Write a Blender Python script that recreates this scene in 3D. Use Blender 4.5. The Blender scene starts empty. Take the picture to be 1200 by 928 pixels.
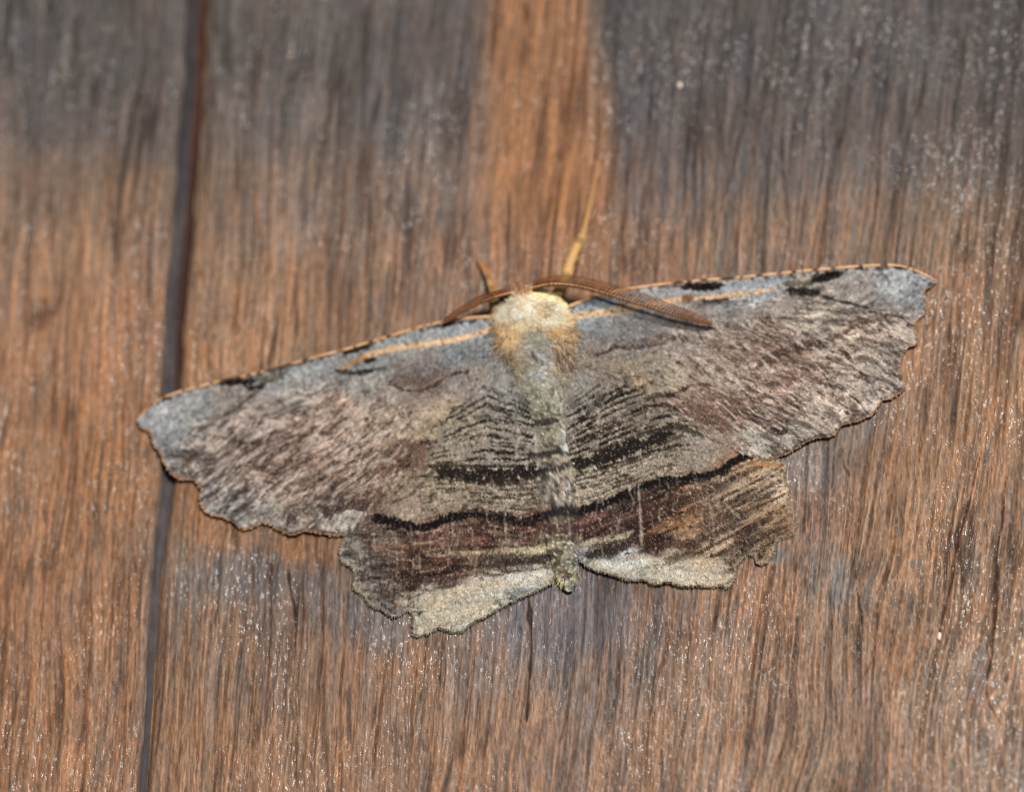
import bpy, math
import numpy as np
from mathutils import Vector, Matrix

# ------------------------------------------------------------------ scene, camera, light
scn = bpy.context.scene
col = scn.collection
MM = 0.001
FOC, SENS = 105.0, 23.6
D = 0.258
yaw, pitch, roll = math.radians(5), math.radians(14), math.radians(1.2)
dirv = np.array([math.sin(yaw)*math.cos(pitch), -math.cos(yaw)*math.cos(pitch), -math.sin(pitch)])
cam_pos = dirv * D
cam_d = bpy.data.cameras.new('macro_camera')
cam = bpy.data.objects.new('macro_camera', cam_d); col.objects.link(cam)
cam_d.lens = FOC; cam_d.sensor_width = SENS; cam_d.sensor_fit = 'HORIZONTAL'
cam_d.clip_start = 0.005; cam_d.clip_end = 10
q = Vector(-dirv).to_track_quat('-Z', 'Y').to_matrix() @ Matrix.Rotation(roll, 3, 'Z')
cam.matrix_world = Matrix.Translation(Vector(cam_pos)) @ q.to_4x4()
R = np.array(q)
scn.camera = cam

def ray(px, py):
    px = np.asarray(px, float); py = np.asarray(py, float)
    x = (px-600)/1200*SENS/FOC; y = (464-py)/1200*SENS/FOC
    v = np.stack([x, y, -np.ones_like(x)], -1)
    return v @ R.T
def P(px, py, h):                       # point of the wall chart at height h (mm) above the boards
    v = ray(px, py)
    t = (-np.asarray(h)*MM - cam_pos[1]) / v[..., 1]
    return cam_pos + v*t[..., None]
def unP(w):                             # chart coordinates of a world point
    v = (w-cam_pos) @ R
    return 600 + v[..., 0]/-v[..., 2]*FOC/SENS*1200, 464 - v[..., 1]/-v[..., 2]*FOC/SENS*1200

fp = P(np.array(800.), np.array(690.), np.array(.1))
cam_d.dof.use_dof = True
cam_d.dof.focus_distance = float(((fp-cam_pos) @ R)[2]*-1)
cam_d.dof.aperture_fstop = 7.8

w = bpy.data.worlds.new('World'); scn.world = w; w.use_nodes = True
w.node_tree.nodes['Background'].inputs[0].default_value = (0.80, 0.88, 1.0, 1)
w.node_tree.nodes['Background'].inputs[1].default_value = 0.14

fl = bpy.data.lights.new('camera_flash', 'AREA'); fl.shape = 'RECTANGLE'; fl.size = 0.034; fl.size_y = 0.022
fl.energy = 1.06; fl.color = (1.0, 0.965, 0.91)
flo = bpy.data.objects.new('camera_flash', fl); col.objects.link(flo)
flo.location = (0.055, -0.258, 0.034)
flo.rotation_euler = (Vector((0, 0, -.004))-flo.location).to_track_quat('-Z', 'Y').to_euler()
scn.view_settings.view_transform = 'Standard'; scn.view_settings.look = 'None'
scn.view_settings.exposure = 0; scn.view_settings.gamma = 1
try: scn.cycles.filter_width = 1.0
except Exception: pass
LUM = 1.18                               # flash-lit white, used to turn seen tones into base colours

# ------------------------------------------------------------------ numpy noise
_tabs = {}
def _tab(s):
    if s not in _tabs: _tabs[s] = np.random.RandomState(s).rand(256, 256)
    return _tabs[s]
def vn(x, y, s=0):
    t = _tab(s)
    xi = np.floor(x).astype(np.int64); yi = np.floor(y).astype(np.int64)
    fx = x-xi; fy = y-yi
    fx = fx*fx*(3-2*fx); fy = fy*fy*(3-2*fy)
    a = t[yi & 255, xi & 255]; b = t[yi & 255, (xi+1) & 255]
    c = t[(yi+1) & 255, xi & 255]; d = t[(yi+1) & 255, (xi+1) & 255]
    return (a+(b-a)*fx)*(1-fy) + (c+(d-c)*fx)*fy
def fbm(x, y, s=0, o=4, g=.5):
    r = 0; a = 1; n = 0
    for k in range(o):
        r = r + a*vn(x*2**k+17.3*k, y*2**k+5.1*k, s+k); n += a; a *= g
    return r/n
def sm(a, b, x):
    t = np.clip((x-a)/(b-a), 0, 1); return t*t*(3-2*t)
def lin(c):
    c = np.clip(np.asarray(c, float)/255, 0, 1)
    return np.where(c <= .04045, c/12.92, ((c+.055)/1.055)**2.4)
def alb(c): return np.clip(lin(c)/LUM, 0, .9)
def lerp(a, b, t): return a+(b-a)*t
def shep(x, y, pts, soft=14, p=2.0):
    num = np.zeros(x.shape+(3,)); den = np.zeros(x.shape)
    for (px, py, r, g, b) in pts:
        ww = 1/((x-px)**2+(y-py)**2+soft**2)**p
        num += ww[..., None]*np.array([r, g, b]); den += ww
    return num/den[..., None]
def smooth(pts, n=8, closed=False):
    p = np.array(pts, float)
    if closed: q_ = np.vstack([p[-1:], p, p[:2]])
    else: q_ = np.vstack([2*p[0]-p[1], p, 2*p[-1]-p[-2]])
    out = []
    for i in range(1, len(q_)-2):
        a, b, c, d = q_[i-1:i+3]
        for t in np.linspace(0, 1, n, endpoint=False):
            out.append(.5*(2*b+(c-a)*t+(2*a-5*b+4*c-d)*t*t+(3*b-a-3*c+d)*t**3))
    if not closed: out.append(p[-1])
    return np.array(out)
def pdist(x, y, poly, closed=False):     # distance to a polyline, relative arc position, nearest point
    p = poly if not closed else np.vstack([poly, poly[:1]])
    L = np.r_[0, np.cumsum(np.hypot(*np.diff(p[:, :2], axis=0).T))]
    best = np.full(x.shape, 1e18); tt = np.zeros(x.shape); nx = np.zeros(x.shape); ny = np.zeros(x.shape)
    for i in range(len(p)-1):
        ax, ay = p[i, :2]; bx, by = p[i+1, :2]; dx, dy = bx-ax, by-ay
        l2 = dx*dx+dy*dy+1e-12
        t = np.clip(((x-ax)*dx+(y-ay)*dy)/l2, 0, 1)
        qx = ax+t*dx; qy = ay+t*dy
        d = (x-qx)**2+(y-qy)**2
        m = d < best
        best = np.where(m, d, best); tt = np.where(m, L[i]+t*(L[i+1]-L[i]), tt)
        nx = np.where(m, qx, nx); ny = np.where(m, qy, ny)
    return np.sqrt(best), tt/L[-1], nx, ny
def inside(x, y, poly):
    r = np.zeros(x.shape, bool); n = len(poly)
    for i in range(n):
        x1, y1 = poly[i]; x2, y2 = poly[(i+1) % n]
        if y1 == y2: continue
        c = ((y1 > y) != (y2 > y)) & (x < (x2-x1)*(y-y1)/(y2-y1)+x1)
        r ^= c
    return r

# ------------------------------------------------------------------ object helpers
def mesh_obj(name, V, F, mat, parent=None, C=None, smooth_=True, kind=None, label=None):
    me = bpy.data.meshes.new(name)
    V = np.asarray(V, np.float32); nv = len(V)
    if isinstance(F, np.ndarray):
        k = F.shape[1]; nf = len(F)
        me.vertices.add(nv); me.vertices.foreach_set('co', V.ravel())
        me.loops.add(nf*k); me.loops.foreach_set('vertex_index', F.astype(np.int32).ravel())
        me.polygons.add(nf); me.polygons.foreach_set('loop_start', np.arange(0, nf*k, k, dtype=np.int32))
        me.update(calc_edges=True)
    else:
        me.from_pydata(V.tolist(), [], F); me.update()
    me.polygons.foreach_set('use_smooth', np.full(len(me.polygons), smooth_))
    if C is not None:
        a = me.color_attributes.new('Col', 'FLOAT_COLOR', 'POINT')
        cc = np.ones((nv, 4), np.float32); cc[:, :3] = C
        a.data.foreach_set('color', cc.ravel())
    me.materials.append(mat); me.update()
    o = bpy.data.objects.new(name, me); col.objects.link(o)
    if parent is not None:
        o.parent = parent; o.matrix_parent_inverse = Matrix.Identity(4)
        off = Vector((0, 0, 0)); p = parent
        while p is not None: off += p.location; p = p.parent
        o.location = -off
    if kind: o['kind'] = kind
    if label: o['label'] = label
    return o
def empty(name, loc=(0, 0, 0)):
    o = bpy.data.objects.new(name, None); col.objects.link(o); o.location = loc
    o.empty_display_size = .005
    return o
def material(name, rough=.7, spec=.3, base=None, nscale=9000, namp=.3, bump=.4, bdist=.00003,
             coat=0, crough=.3, sheen=0, trans=0, stretch=(1, 1, 1), bump2=None, glint=0):
    m = bpy.data.materials.new(name); m.use_nodes = True
    nt = m.node_tree; N = nt.nodes; L = nt.links
    b = N['Principled BSDF']
    tc = N.new('ShaderNodeTexCoord'); mp = N.new('ShaderNodeMapping'); mp.inputs['Scale'].default_value = stretch
    L.new(tc.outputs['Object'], mp.inputs[0])
    no = N.new('ShaderNodeTexNoise'); no.inputs['Scale'].default_value = nscale; no.inputs['Detail'].default_value = 3
    L.new(mp.outputs[0], no.inputs['Vector'])
    mr = N.new('ShaderNodeMapRange'); mr.inputs[1].default_value = .3; mr.inputs[2].default_value = .7
    mr.inputs[3].default_value = 1-namp; mr.inputs[4].default_value = 1+namp
    L.new(no.outputs['Fac'], mr.inputs[0])
    mx = N.new('ShaderNodeMix'); mx.data_type = 'RGBA'; mx.blend_type = 'MULTIPLY'; mx.inputs[0].default_value = 1
    if base is None:
        at = N.new('ShaderNodeAttribute'); at.attribute_name = 'Col'
        L.new(at.outputs['Color'], mx.inputs[6])
    else: mx.inputs[6].default_value = tuple(base)+(1,)
    cb = N.new('ShaderNodeCombineColor')
    for i in range(3): L.new(mr.outputs[0], cb.inputs[i])
    L.new(cb.outputs[0], mx.inputs[7])
    L.new(mx.outputs[2], b.inputs['Base Color'])
    b.inputs['Roughness'].default_value = rough; b.inputs['Specular IOR Level'].default_value = spec
    b.inputs['Coat Weight'].default_value = coat; b.inputs['Coat Roughness'].default_value = crough
    b.inputs['Sheen Weight'].default_value = sheen
    bp = N.new('ShaderNodeBump'); bp.inputs['Strength'].default_value = bump; bp.inputs['Distance'].default_value = bdist
    L.new(no.outputs['Fac'], bp.inputs['Height'])
    if bump2:
        n2 = N.new('ShaderNodeTexNoise'); n2.inputs['Scale'].default_value = bump2[0]; n2.inputs['Detail'].default_value = 2
        L.new(tc.outputs['Object'], n2.inputs['Vector'])
        b2 = N.new('ShaderNodeBump'); b2.inputs['Strength'].default_value = bump2[1]; b2.inputs['Distance'].default_value = bump2[2]
        L.new(n2.outputs['Fac'], b2.inputs['Height']); L.new(b2.outputs[0], bp.inputs['Normal'])
    L.new(bp.outputs[0], b.inputs['Normal'])
    if glint:                            # broken film of old varnish: glossy only in specks
        n3 = N.new('ShaderNodeTexNoise'); n3.inputs['Scale'].default_value = glint; n3.inputs['Detail'].default_value = 1
        m3 = N.new('ShaderNodeMapping'); m3.inputs['Scale'].default_value = (1, 1, .45)
        L.new(tc.outputs['Object'], m3.inputs[0]); L.new(m3.outputs[0], n3.inputs['Vector'])
        r3 = N.new('ShaderNodeMapRange'); r3.inputs[1].default_value = .54; r3.inputs[2].default_value = .66; r3.inputs[3].default_value = .015
        n4 = N.new('ShaderNodeTexNoise'); n4.inputs['Scale'].default_value = 130; n4.inputs['Detail'].default_value = 3
        L.new(tc.outputs['Object'], n4.inputs['Vector'])
        r4 = N.new('ShaderNodeMapRange'); r4.inputs[1].default_value = .42; r4.inputs[2].default_value = .64; r4.inputs[3].default_value = .03; r4.inputs[4].default_value = 1
        L.new(n4.outputs['Fac'], r4.inputs[0]); L.new(r4.outputs[0], r3.inputs[4])
        L.new(n3.outputs['Fac'], r3.inputs[0]); L.new(r3.outputs[0], b.inputs['Coat Weight']); L.new(bp.outputs[0], b.inputs['Coat Normal'])
    if trans:
        out = N['Material Output']; tl = N.new('ShaderNodeBsdfTranslucent'); ms = N.new('ShaderNodeMixShader')
        L.new(mx.outputs[2], tl.inputs[0]); ms.inputs[0].default_value = trans
        L.new(b.outputs[0], ms.inputs[1]); L.new(tl.outputs[0], ms.inputs[2]); L.new(ms.outputs[0], out.inputs[0])
    return m

M_wood = material('weathered_wood', rough=.7, spec=.25, nscale=8500, namp=.30, bump=.7, bdist=.00005,
                  coat=.10, crough=.22, stretch=(1, 1, .22), bump2=(6500, .8, .00006), glint=6500)
M_gap = material('joint_wood', rough=.8, spec=.2, nscale=1500, namp=.2, bump=.5, bdist=.0001)
M_wing = material('wing_scales', rough=.85, spec=.08, nscale=13000, namp=.28, bump=.5, bdist=.00003, trans=.06)
M_fur = material('moth_fur', rough=.6, spec=.3, nscale=9000, namp=.08, bump=.1, bdist=.00001, trans=.12)
M_body = material('body_scales', rough=.8, spec=.2, nscale=7000, namp=.25, bump=.8, bdist=.00005)
M_horn = material('antenna_shell', rough=.45, spec=.5, nscale=9000, namp=.15, bump=.2, bdist=.00002, trans=.05)
M_eye = material('eye_shell', rough=.25, spec=.6, base=(.03, .012, .006), nscale=9000, namp=.1, bump=.3, bdist=.00002)
M_grit = material('pale_grit', rough=.5, spec=.4, base=(.72, .6, .5), nscale=4000, namp=.12, bump=.5, bdist=.00004)

# ------------------------------------------------------------------ the boards
GAP = smooth([(262, -320), (231, 0), (228, 83), (221, 167), (215, 267), (209, 320), (204, 400), (202, 450), (199, 540), (191, 610), (183, 685), (177, 785), (168, 928), (140, 1250)], 10)
def gapx(y): return np.interp(y, GAP[:, 1], GAP[:, 0])
def gapw(y): return np.interp(y, [-320, 0, 200, 440, 600, 700, 930, 1250], [12.5, 12.5, 12, 11, 7.4, 5.2, 4.6, 4])

WOODC = [(40, 30, 98, 90, 88), (140, 60, 100, 92, 88), (300, 40, 102, 93, 88), (450, 40, 100, 92, 88), (540, 60, 98, 88, 84), (60, 130, 106, 95, 90),
 (180, 150, 112, 98, 90), (330, 140, 110, 98, 92), (470, 130, 104, 95, 92), (560, 150, 112, 94, 84), (500, 230, 118, 98, 86), (380, 230, 125, 103, 88),
 (60, 220, 132, 106, 88), (160, 240, 138, 106, 82), (300, 250, 138, 107, 86), (420, 300, 142, 110, 86), (500, 320, 142, 110, 88), (540, 350, 138, 104, 82),
 (80, 300, 162, 118, 84), (30, 400, 162, 115, 82), (130, 380, 166, 116, 80), (100, 480, 165, 114, 76), (30, 520, 160, 112, 76), (260, 330, 152, 114, 84),
 (350, 380, 154, 114, 82), (260, 410, 164, 118, 82), (140, 560, 166, 114, 72), (60, 620, 158, 110, 74), (120, 700, 152, 108, 76), (40, 800, 150, 106, 74),
 (120, 850, 146, 105, 76), (260, 620, 158, 108, 68), (360, 645, 150, 102, 66), (230, 670, 122, 106, 96), (300, 680, 112, 100, 96), (370, 690, 116, 98, 88),  # orange just below the left wing has its translucent glow painted in
 (250, 760, 134, 104, 82), (340, 780, 132, 104, 84), (280, 880, 142, 106, 78), (420, 780, 136, 106, 86), (380, 890, 144, 108, 82), (440, 720, 118, 104, 96),
 (480, 800, 142, 108, 84), (560, 780, 132, 108, 94), (520, 880, 142, 108, 84), (600, 720, 112, 104, 104), (640, 740, 114, 106, 106), (680, 720, 112, 102, 100),
 (620, 850, 140, 108, 86), (700, 820, 126, 108, 98), (700, 900, 134, 106, 88), (760, 740, 122, 100, 88), (760, 880, 142, 108, 84), (840, 740, 140, 108, 86),
 (860, 840, 140, 108, 84), (820, 910, 138, 110, 90), (900, 700, 150, 110, 82), (940, 600, 138, 106, 86), (960, 540, 126, 108, 96), (1000, 500, 126, 104, 90),
 (1010, 600, 152, 114, 84), (980, 680, 132, 116, 104), (1060, 540, 150, 110, 78), (1100, 440, 150, 110, 80), (1160, 380, 146, 110, 82), (1150, 500, 152, 112, 80),
 (1080, 640, 154, 114, 82), (1050, 740, 142, 106, 78), (1150, 680, 146, 112, 86), (1000, 820, 142, 110, 88), (1100, 840, 140, 112, 90), (1050, 900, 132, 102, 82),
 (1170, 880, 142, 116, 96), (930, 880, 138, 110, 88), (1170, 780, 144, 112, 88), (1150, 280, 134, 106, 84), (1050, 270, 134, 108, 88), (950, 280, 132, 104, 84),
 (850, 290, 132, 106, 86), (760, 300, 140, 104, 80), (1150, 180, 112, 98, 90), (1040, 170, 108, 96, 90), (930, 180, 112, 98, 92), (830, 180, 112, 98, 92),
 (760, 220, 116, 98, 90), (740, 120, 96, 88, 88), (830, 60, 104, 95, 94), (940, 60, 104, 96, 95), (1060, 50, 108, 100, 98), (1160, 60, 102, 92, 90),
 (720, 30, 100, 94, 94), (620, 300, 150, 108, 78), (700, 290, 146, 106, 78), (650, 240, 150, 106, 74), (600, 220, 134, 102, 80), (1140, 330, 146, 108, 80)]
# grooves of the grain: points, half width (px), depth (mm)
GROOVES = [([(620, 690), (621, 760), (617, 855)], 2.6, .20), ([(557, 742), (551, 800), (542, 860), (538, 928)], 1.6, .12),
 ([(521, 745), (518, 815), (507, 905)], 1.8, .14), ([(489, 748), (485, 830), (479, 928)], 2.0, .14), ([(453, 760), (447, 830), (436, 915)], 2.2, .16),
 ([(641, 775), (636, 830), (629, 890)], 1.6, .13), ([(675, 750), (667, 810), (653, 890)], 2.0, .14), ([(731, 765), (730, 810), (724, 850)], 1.6, .12),
 ([(711, 750), (704, 810), (692, 870), (688, 928)], 2.0, .14), ([(788, 700), (780, 760), (763, 835), (752, 928)], 1.6, .12),
 ([(996, 625), (1000, 668), (1012, 684)], 1.8, .16), ([(1051, 628), (1042, 665), (1030, 692)], 1.8, .16), ([(1150, 530), (1132, 600), (1122, 640), (1113, 688), (1101, 745)], 2.2, .18),
 ([(1178, 560), (1171, 638), (1162, 718), (1157, 812), (1162, 832), (1172, 850)], 2.0, .18), ([(1005, 690), (1009, 745)], 2.0, .18),
 ([(1052, 712), (1034, 752), (1014, 790), (981, 836)], 1.3, .1), ([(902, 745), (897, 780), (893, 810)], 1.6, .12), ([(933, 640), (930, 720), (925, 800), (918, 880)], 1.3, .1),
 ([(294, 655), (293, 720)], 2.0, .13), ([(318, 652), (314, 735)], 1.8, .13), ([(338, 660), (345, 720), (344, 760)], 2.4, .18), ([(271, 660), (268, 740), (262, 830), (256, 928)], 1.4, .12),
 ([(245, 650), (240, 740), (232, 850), (228, 928)], 1.4, .11), ([(378, 640), (377, 730), (372, 830), (366, 928)], 2.2, .17), ([(358, 650), (352, 760), (345, 928)], 1.3, .1),
 ([(298, 740), (294, 850), (288, 928)], 1.4, .11), ([(324, 800), (318, 928)], 1.2, .1), ([(405, 700), (400, 800), (392, 928)], 1.5, .12), ([(220, 690), (215, 800), (206, 928)], 1.4, .11),
 ([(280, 310), (276, 350), (272, 420)], 2.0, .12), ([(350, 310), (346, 400)], 2.2, .1), ([(500, 100), (497, 150), (488, 225), (482, 300)], 3.2, .16), ([(436, 160), (433, 250), (428, 330)], 2.6, .14),
 ([(614, -10), (613, 90)], 3.5, .16), ([(674, 50), (668, 110), (655, 190), (640, 270)], 3.0, .16), ([(738, 210), (732, 260), (726, 310)], 2.4, .16), ([(598, 220), (592, 320)], 2.0, .12),
 ([(886, 0), (878, 90), (866, 160), (848, 240), (836, 310)], 2.4, .15), ([(902, 60), (896, 110), (884, 180)], 2.0, .13), ([(966, 130), (964, 190), (956, 260)], 2.0, .14),
 ([(1090, 60), (1080, 110), (1060, 180), (1050, 230)], 2.0, .14), ([(1152, 90), (1140, 150), (1130, 240)], 2.2, .16), ([(1180, 160), (1172, 250), (1160, 330)], 1.8, .14),
 ([(1040, 60), (1036, 120), (1022, 220)], 1.8, .13), ([(915, 150), (917, 200), (922, 260)], 2.2, .13), ([(1120, 400), (1108, 470), (1098, 560)], 2.0, .14),
 ([(1088, 440), (1080, 500), (1078, 540)], 2.2, .15), ([(1172, 350), (1168, 450), (1156, 520)], 1.6, .12), ([(985, 520), (989, 545), (996, 560)], 1.8, .14),
 ([(950, 560), (946, 620)], 1.8, .12), ([(1018, 520), (1012, 600)], 1.4, .1), ([(55, 560), (50, 700), (44, 800)], 1.8, .1), ([(108, 600), (106, 720), (100, 860)], 1.6, .1),
 ([(138, 630), (132, 720), (128, 800)], 1.8, .14), ([(152, 600), (150, 700), (146, 850), (142, 928)], 1.6, .14), ([(164, 640), (160, 760), (152, 850)], 1.6, .14), ([(80, 440), (76, 520)], 2.2, .1),
 ([(62, 230), (58, 300)], 2.6, .1), ([(120, 380), (112, 470)], 1.8, .1), ([(165, 560), (150, 630)], 1.6, .1), ([(180, 60), (174, 120), (170, 200)], 3.0, .12), ([(88, 0), (82, 120)], 3., .1)]
GROOVES = [(smooth(p, 5), a, b) for p, a, b in GROOVES]

def wood(x, y, left):
    s = np.interp(x, [-300, 180, 500, 850, 1200], [.0625, .065, .085, .115, .10])
    wr = (fbm(x/130+3, y/330, 11, 3)-.5)
    kn = 0
    for kx, ky, rx, ry, am in ((1128, 850, 46, 90, 20), (1012, 712, 26, 60, 9), (1158, 828, 14, 30, 9), (617, 868, 12, 40, 6), (60, 700, 60, 90, 10), (960, 860, 60, 60, -12)):
        kn = kn + am*np.exp(-((x-kx)/rx)**2-((y-ky)/ry)**2)
    u = x + kn + s*(y-464) + wr*26 + (vn(x/40, y/120, 19)-.5)*5
    v = y
    # streak fields, all elongated along the grain
    g1 = fbm(u/22, v/420, 21, 3)
    g2 = fbm(u/7.5, v/150, 31, 3)
    g3 = fbm(u/3.1, v/60, 41, 3)
    g4 = vn(u/1.9, v/22, 51)
    g5 = vn(u/2.2, v/5.0, 57)
    ridg = 1-np.abs(2*vn(u/10, v/260, 61)-1)*2.0
    cracks = sm(.60, .98, ridg)*sm(.40, .62, fbm(u/30, v/140, 63, 2))
    ridg2 = 1-np.abs(2*vn(u/5.5, v/190, 67)-1)*2.0
    fine = sm(.62, .98, ridg2)*sm(.30, .52, fbm(u/24+9, v/90, 69, 2))
    ridg3 = 1-np.abs(2*vn(u/3.4+40, v/70, 73)-1)*2.0
    fine = np.maximum(fine, .8*sm(.5, .95, ridg3)*sm(.42, .6, fbm(u/14+5, v/60, 75, 2)))
    fresh = sm(.45, .6, vn(x/170+2, y/200+.4, 71)) # finer, tighter grain to the lower right
    br = sm(650, 950, x)*sm(420, 700, y)
    top = sm(330, 120, y)
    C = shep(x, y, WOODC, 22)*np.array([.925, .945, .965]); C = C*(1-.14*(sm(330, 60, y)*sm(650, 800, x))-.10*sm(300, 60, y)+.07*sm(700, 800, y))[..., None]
    tint = (g1-.5)*.55+(g2-.5)*.85+(g3-.5)*1.25
    C = C*(1+.34*tint[..., None]+.42*(g4-.5)[..., None]*(.55+.45*br[..., None])+.34*(g5-.5)[..., None]*(.45+.55*br[..., None]))
    hue = (fbm(u/5.5, v/60, 81, 3)-.5)*2
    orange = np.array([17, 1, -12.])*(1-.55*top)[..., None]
    C = C+hue[..., None]*orange
    # silvery weathering flecks, with glints painted in toward the lower right
    fl_ = sm(.58, .70, fbm(u/4.5, v/22, 91, 3))*(.4+.35*br)
    C = lerp(C, np.array([126, 114, 106.]), fl_[..., None]*.42)
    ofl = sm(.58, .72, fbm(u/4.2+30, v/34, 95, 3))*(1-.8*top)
    C = lerp(C, np.array([168, 114, 74.]), ofl[..., None]*.34)
    # sound orange strip above the head, its edges ragged along the grain
    xe = x+(g2-.5)*34+(g1-.5)*22+(g3-.5)*14
    l_ = np.interp(y, [-300, 0, 120, 330], [562, 578, 578, 590]); r_ = np.interp(y, [-300, 0, 60, 120, 200, 330], [702, 688, 692, 704, 712, 700])
    st = sm(l_-32, l_+24, xe)*sm(r_+26, r_-22, xe)*sm(400, 190, y)
    so = lerp(np.array([134, 90, 56.]), np.array([178, 118, 70.]), g2[..., None])*(1+.5*(g3-.5)[..., None])
    C = lerp(C, so, st[..., None]*.88)
    C = lerp(C, C.mean(-1, keepdims=True)*np.array([1.04, .99, .97]), .14)*np.array([1.0, .985, .975])
    # grey stains, some by the hindwing margins being painted wing shadow
    for (cx, cy, rx, ry, a, cc) in [(298, 676, 85, 26, .7, (106, 97, 96)), (225, 690, 22, 22, .5, (116, 104, 98)), (372, 695, 26, 34, .5, (112, 100, 98)), (984, 684, 12, 32, .75, (128, 122, 120)), (1070, 661, 9, 6, .8, (110, 102, 100)),
                                 (655, 720, 85, 42, .55, (106, 99, 104)), (455, 730, 40, 32, .6, (114, 106, 102)), (950, 545, 26, 40, .55, (124, 114, 112)), (1000, 500, 20, 26, .4, (122, 112, 108)),
                                 (830, 672, 18, 10, .6, (104, 102, 108)), (912, 650, 14, 14, .75, (112, 106, 106)), (1148, 790, 10, 30, .4, (140, 130, 128)), (1015, 820, 30, 40, .2, (140, 130, 128))]:
        d = ((x-cx)/rx)**2+((y-cy)/ry)**2+(g2-.5)*2.2+(g3-.5)*1.2
        C = lerp(C, np.array(cc, float)*(1+.45*(g3-.5)[..., None]), (sm(1.25, .35, d)*a)[..., None])
    # relief (mm)
    h = (g1-.5)*.14+(g2-.5)*.085+(g3-.5)*.06+(g4-.5)*(.016+.026*br)+(g5-.5)*(.012+.045*br)
    h -= cracks*.07+fine*.045
    dk = cracks*.50+fine*.46
    for poly, hw, dep in GROOVES:
        x0, x1 = poly[:, 0].min()-14, poly[:, 0].max()+14; y0, y1 = poly[:, 1].min()-8, poly[:, 1].max()+8
        m = (x > x0) & (x < x1) & (y > y0) & (y < y1)
        if not m.any(): continue
        d, t, _, _ = pdist(x[m]+(vn(v[m]/38, x[m]/40, 99)-.5)*5+(g2[m]-.5)*5+(vn(v[m]/7, x[m]/30, 98)-.5)*1.2, y[m], poly)
        wv = hw*(.25+.75*vn(y[m]/16, x[m]*0+3., 97))*np.clip(np.minimum(t, 1-t)*5+.1, 0, 1)
        k = np.exp(-(d/np.maximum(wv, .3))**2)
        h[m] -= dep*k*.55; dk[m] = np.maximum(dk[m], k*((.62 if dep < .18 else 1.15)*sm(.1 if dep < .18 else -.3, .5 if dep < .18 else .1, vn(y[m]/20, x[m]/50, 96))))
        lip = np.exp(-((d-wv*2.0)/2.2)**2)*.5
        h[m] += lip*dep*.22; C[m] = lerp(C[m], np.array([176, 116, 74.]), (lip*.35*(y[m] > 300))[..., None])
    C = lerp(C, C*np.array([.40, .34, .30]), np.clip(dk, 0, 1.3)[..., None])
    # small pits and a few pale raised points, mostly to the lower right
    pit = sm(.86, .95, vn(u/3.0, v/5.5, 103))*.7
    h -= pit*.05; C = lerp(C, C*.6, pit[..., None]*.5)
    pale = sm(.90, .97, vn(u/2.4, v/3.2, 105))*sm(-.2, 1, br*.9+.2)
    h += pale*.04; C = lerp(C, np.array([196, 178, 160.]), (pale*.5)[..., None])
    # rounded, slightly greyed arris beside the joint
    gx = gapx(y); gw = gapw(y)
    e = (gx-gw-x) if left else (x-gx-gw)
    h -= .34*np.exp(-np.clip(e, 0, None)/3.0)
    C = lerp(C, np.array([112, 104, 100.] if left else [150, 112, 84.]), (np.exp(-np.clip(e, 0, None)/5)*.6)[..., None])
    return C, h-.06

def plank(left):
    ys = np.r_[np.linspace(-300, -12, 50, endpoint=False), np.arange(-12, 942, 2.0), np.linspace(942, 1240, 50)]
    if left: off = np.r_[0, .5, 1, 2, np.arange(3.2, 250, 1.35), np.linspace(251, 560, 60)]
    else: off = np.r_[0, .5, 1, 2, np.arange(3.2, 1040, 1.25), np.linspace(1041, 1400, 60)]
    Y, O = np.meshgrid(ys, off, indexing='ij')
    G = gapx(Y); W = gapw(Y)
    e = W+(vn(Y/30, Y*0+(1 if left else 7), 111)-.5)*3.0
    X = G-e-O if left else G+e+O
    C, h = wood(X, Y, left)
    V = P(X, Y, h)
    ny, nx = X.shape
    # side wall down into the joint, then the remaining sides and the back
    bot = V.copy(); idx = np.arange(ny*nx).reshape(ny, nx)
    side1 = P(X[:, 0], Y[:, 0], np.full(ny, -.55)); side2 = P(X[:, 0], Y[:, 0], np.full(ny, -4.))
    allV = [V.reshape(-1, 3), side1, side2]
    wc = np.array([64, 44, 34.]) if left else np.array([66, 42, 30.])
    allC = [C.reshape(-1, 3), np.tile(wc, (ny, 1)), np.tile(wc*.8, (ny, 1))]
    F = []
    a = idx[:-1, :-1]; b = idx[:-1, 1:]; c = idx[1:, 1:]; d = idx[1:, :-1]
    q_ = np.stack([a, d, c, b] if not left else [a, b, c, d], -1).reshape(-1, 4); F.append(q_)
    n0 = ny*nx; s1 = n0+np.arange(ny); s2 = s1+ny
    for A, B in ((idx[:, 0], s1), (s1, s2)):
        f = np.stack([A[:-1], A[1:], B[1:], B[:-1]], -1)
        F.append(f if left else f[:, ::-1])
    # outer edge loop and back
    cur = n0+2*ny
    edge = np.r_[s2[::1][:0], idx[0, 1:], idx[1:, -1], idx[-1, ::-1][1:]]
    bk = V.reshape(-1, 3)[edge].copy(); bk[:, 1] = .004
    allV.append(bk); allC.append(np.tile(np.array([120, 95, 75.]), (len(edge), 1)))
    e2 = cur+np.arange(len(edge))
    f = np.stack([edge[:-1], edge[1:], e2[1:], e2[:-1]], -1); F.append(f if not left else f[:, ::-1])
    allV = np.vstack(allV); allC = np.vstack(allC)
    return mesh_obj('plank', allV, np.vstack(F), M_wood, wall, alb(allC))

wall = empty('wooden_wall'); wall['kind'] = 'structure'
wall['label'] = 'brown weathered boards with a dark vertical joint behind the moth'
plank(True); plank(False)
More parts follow.
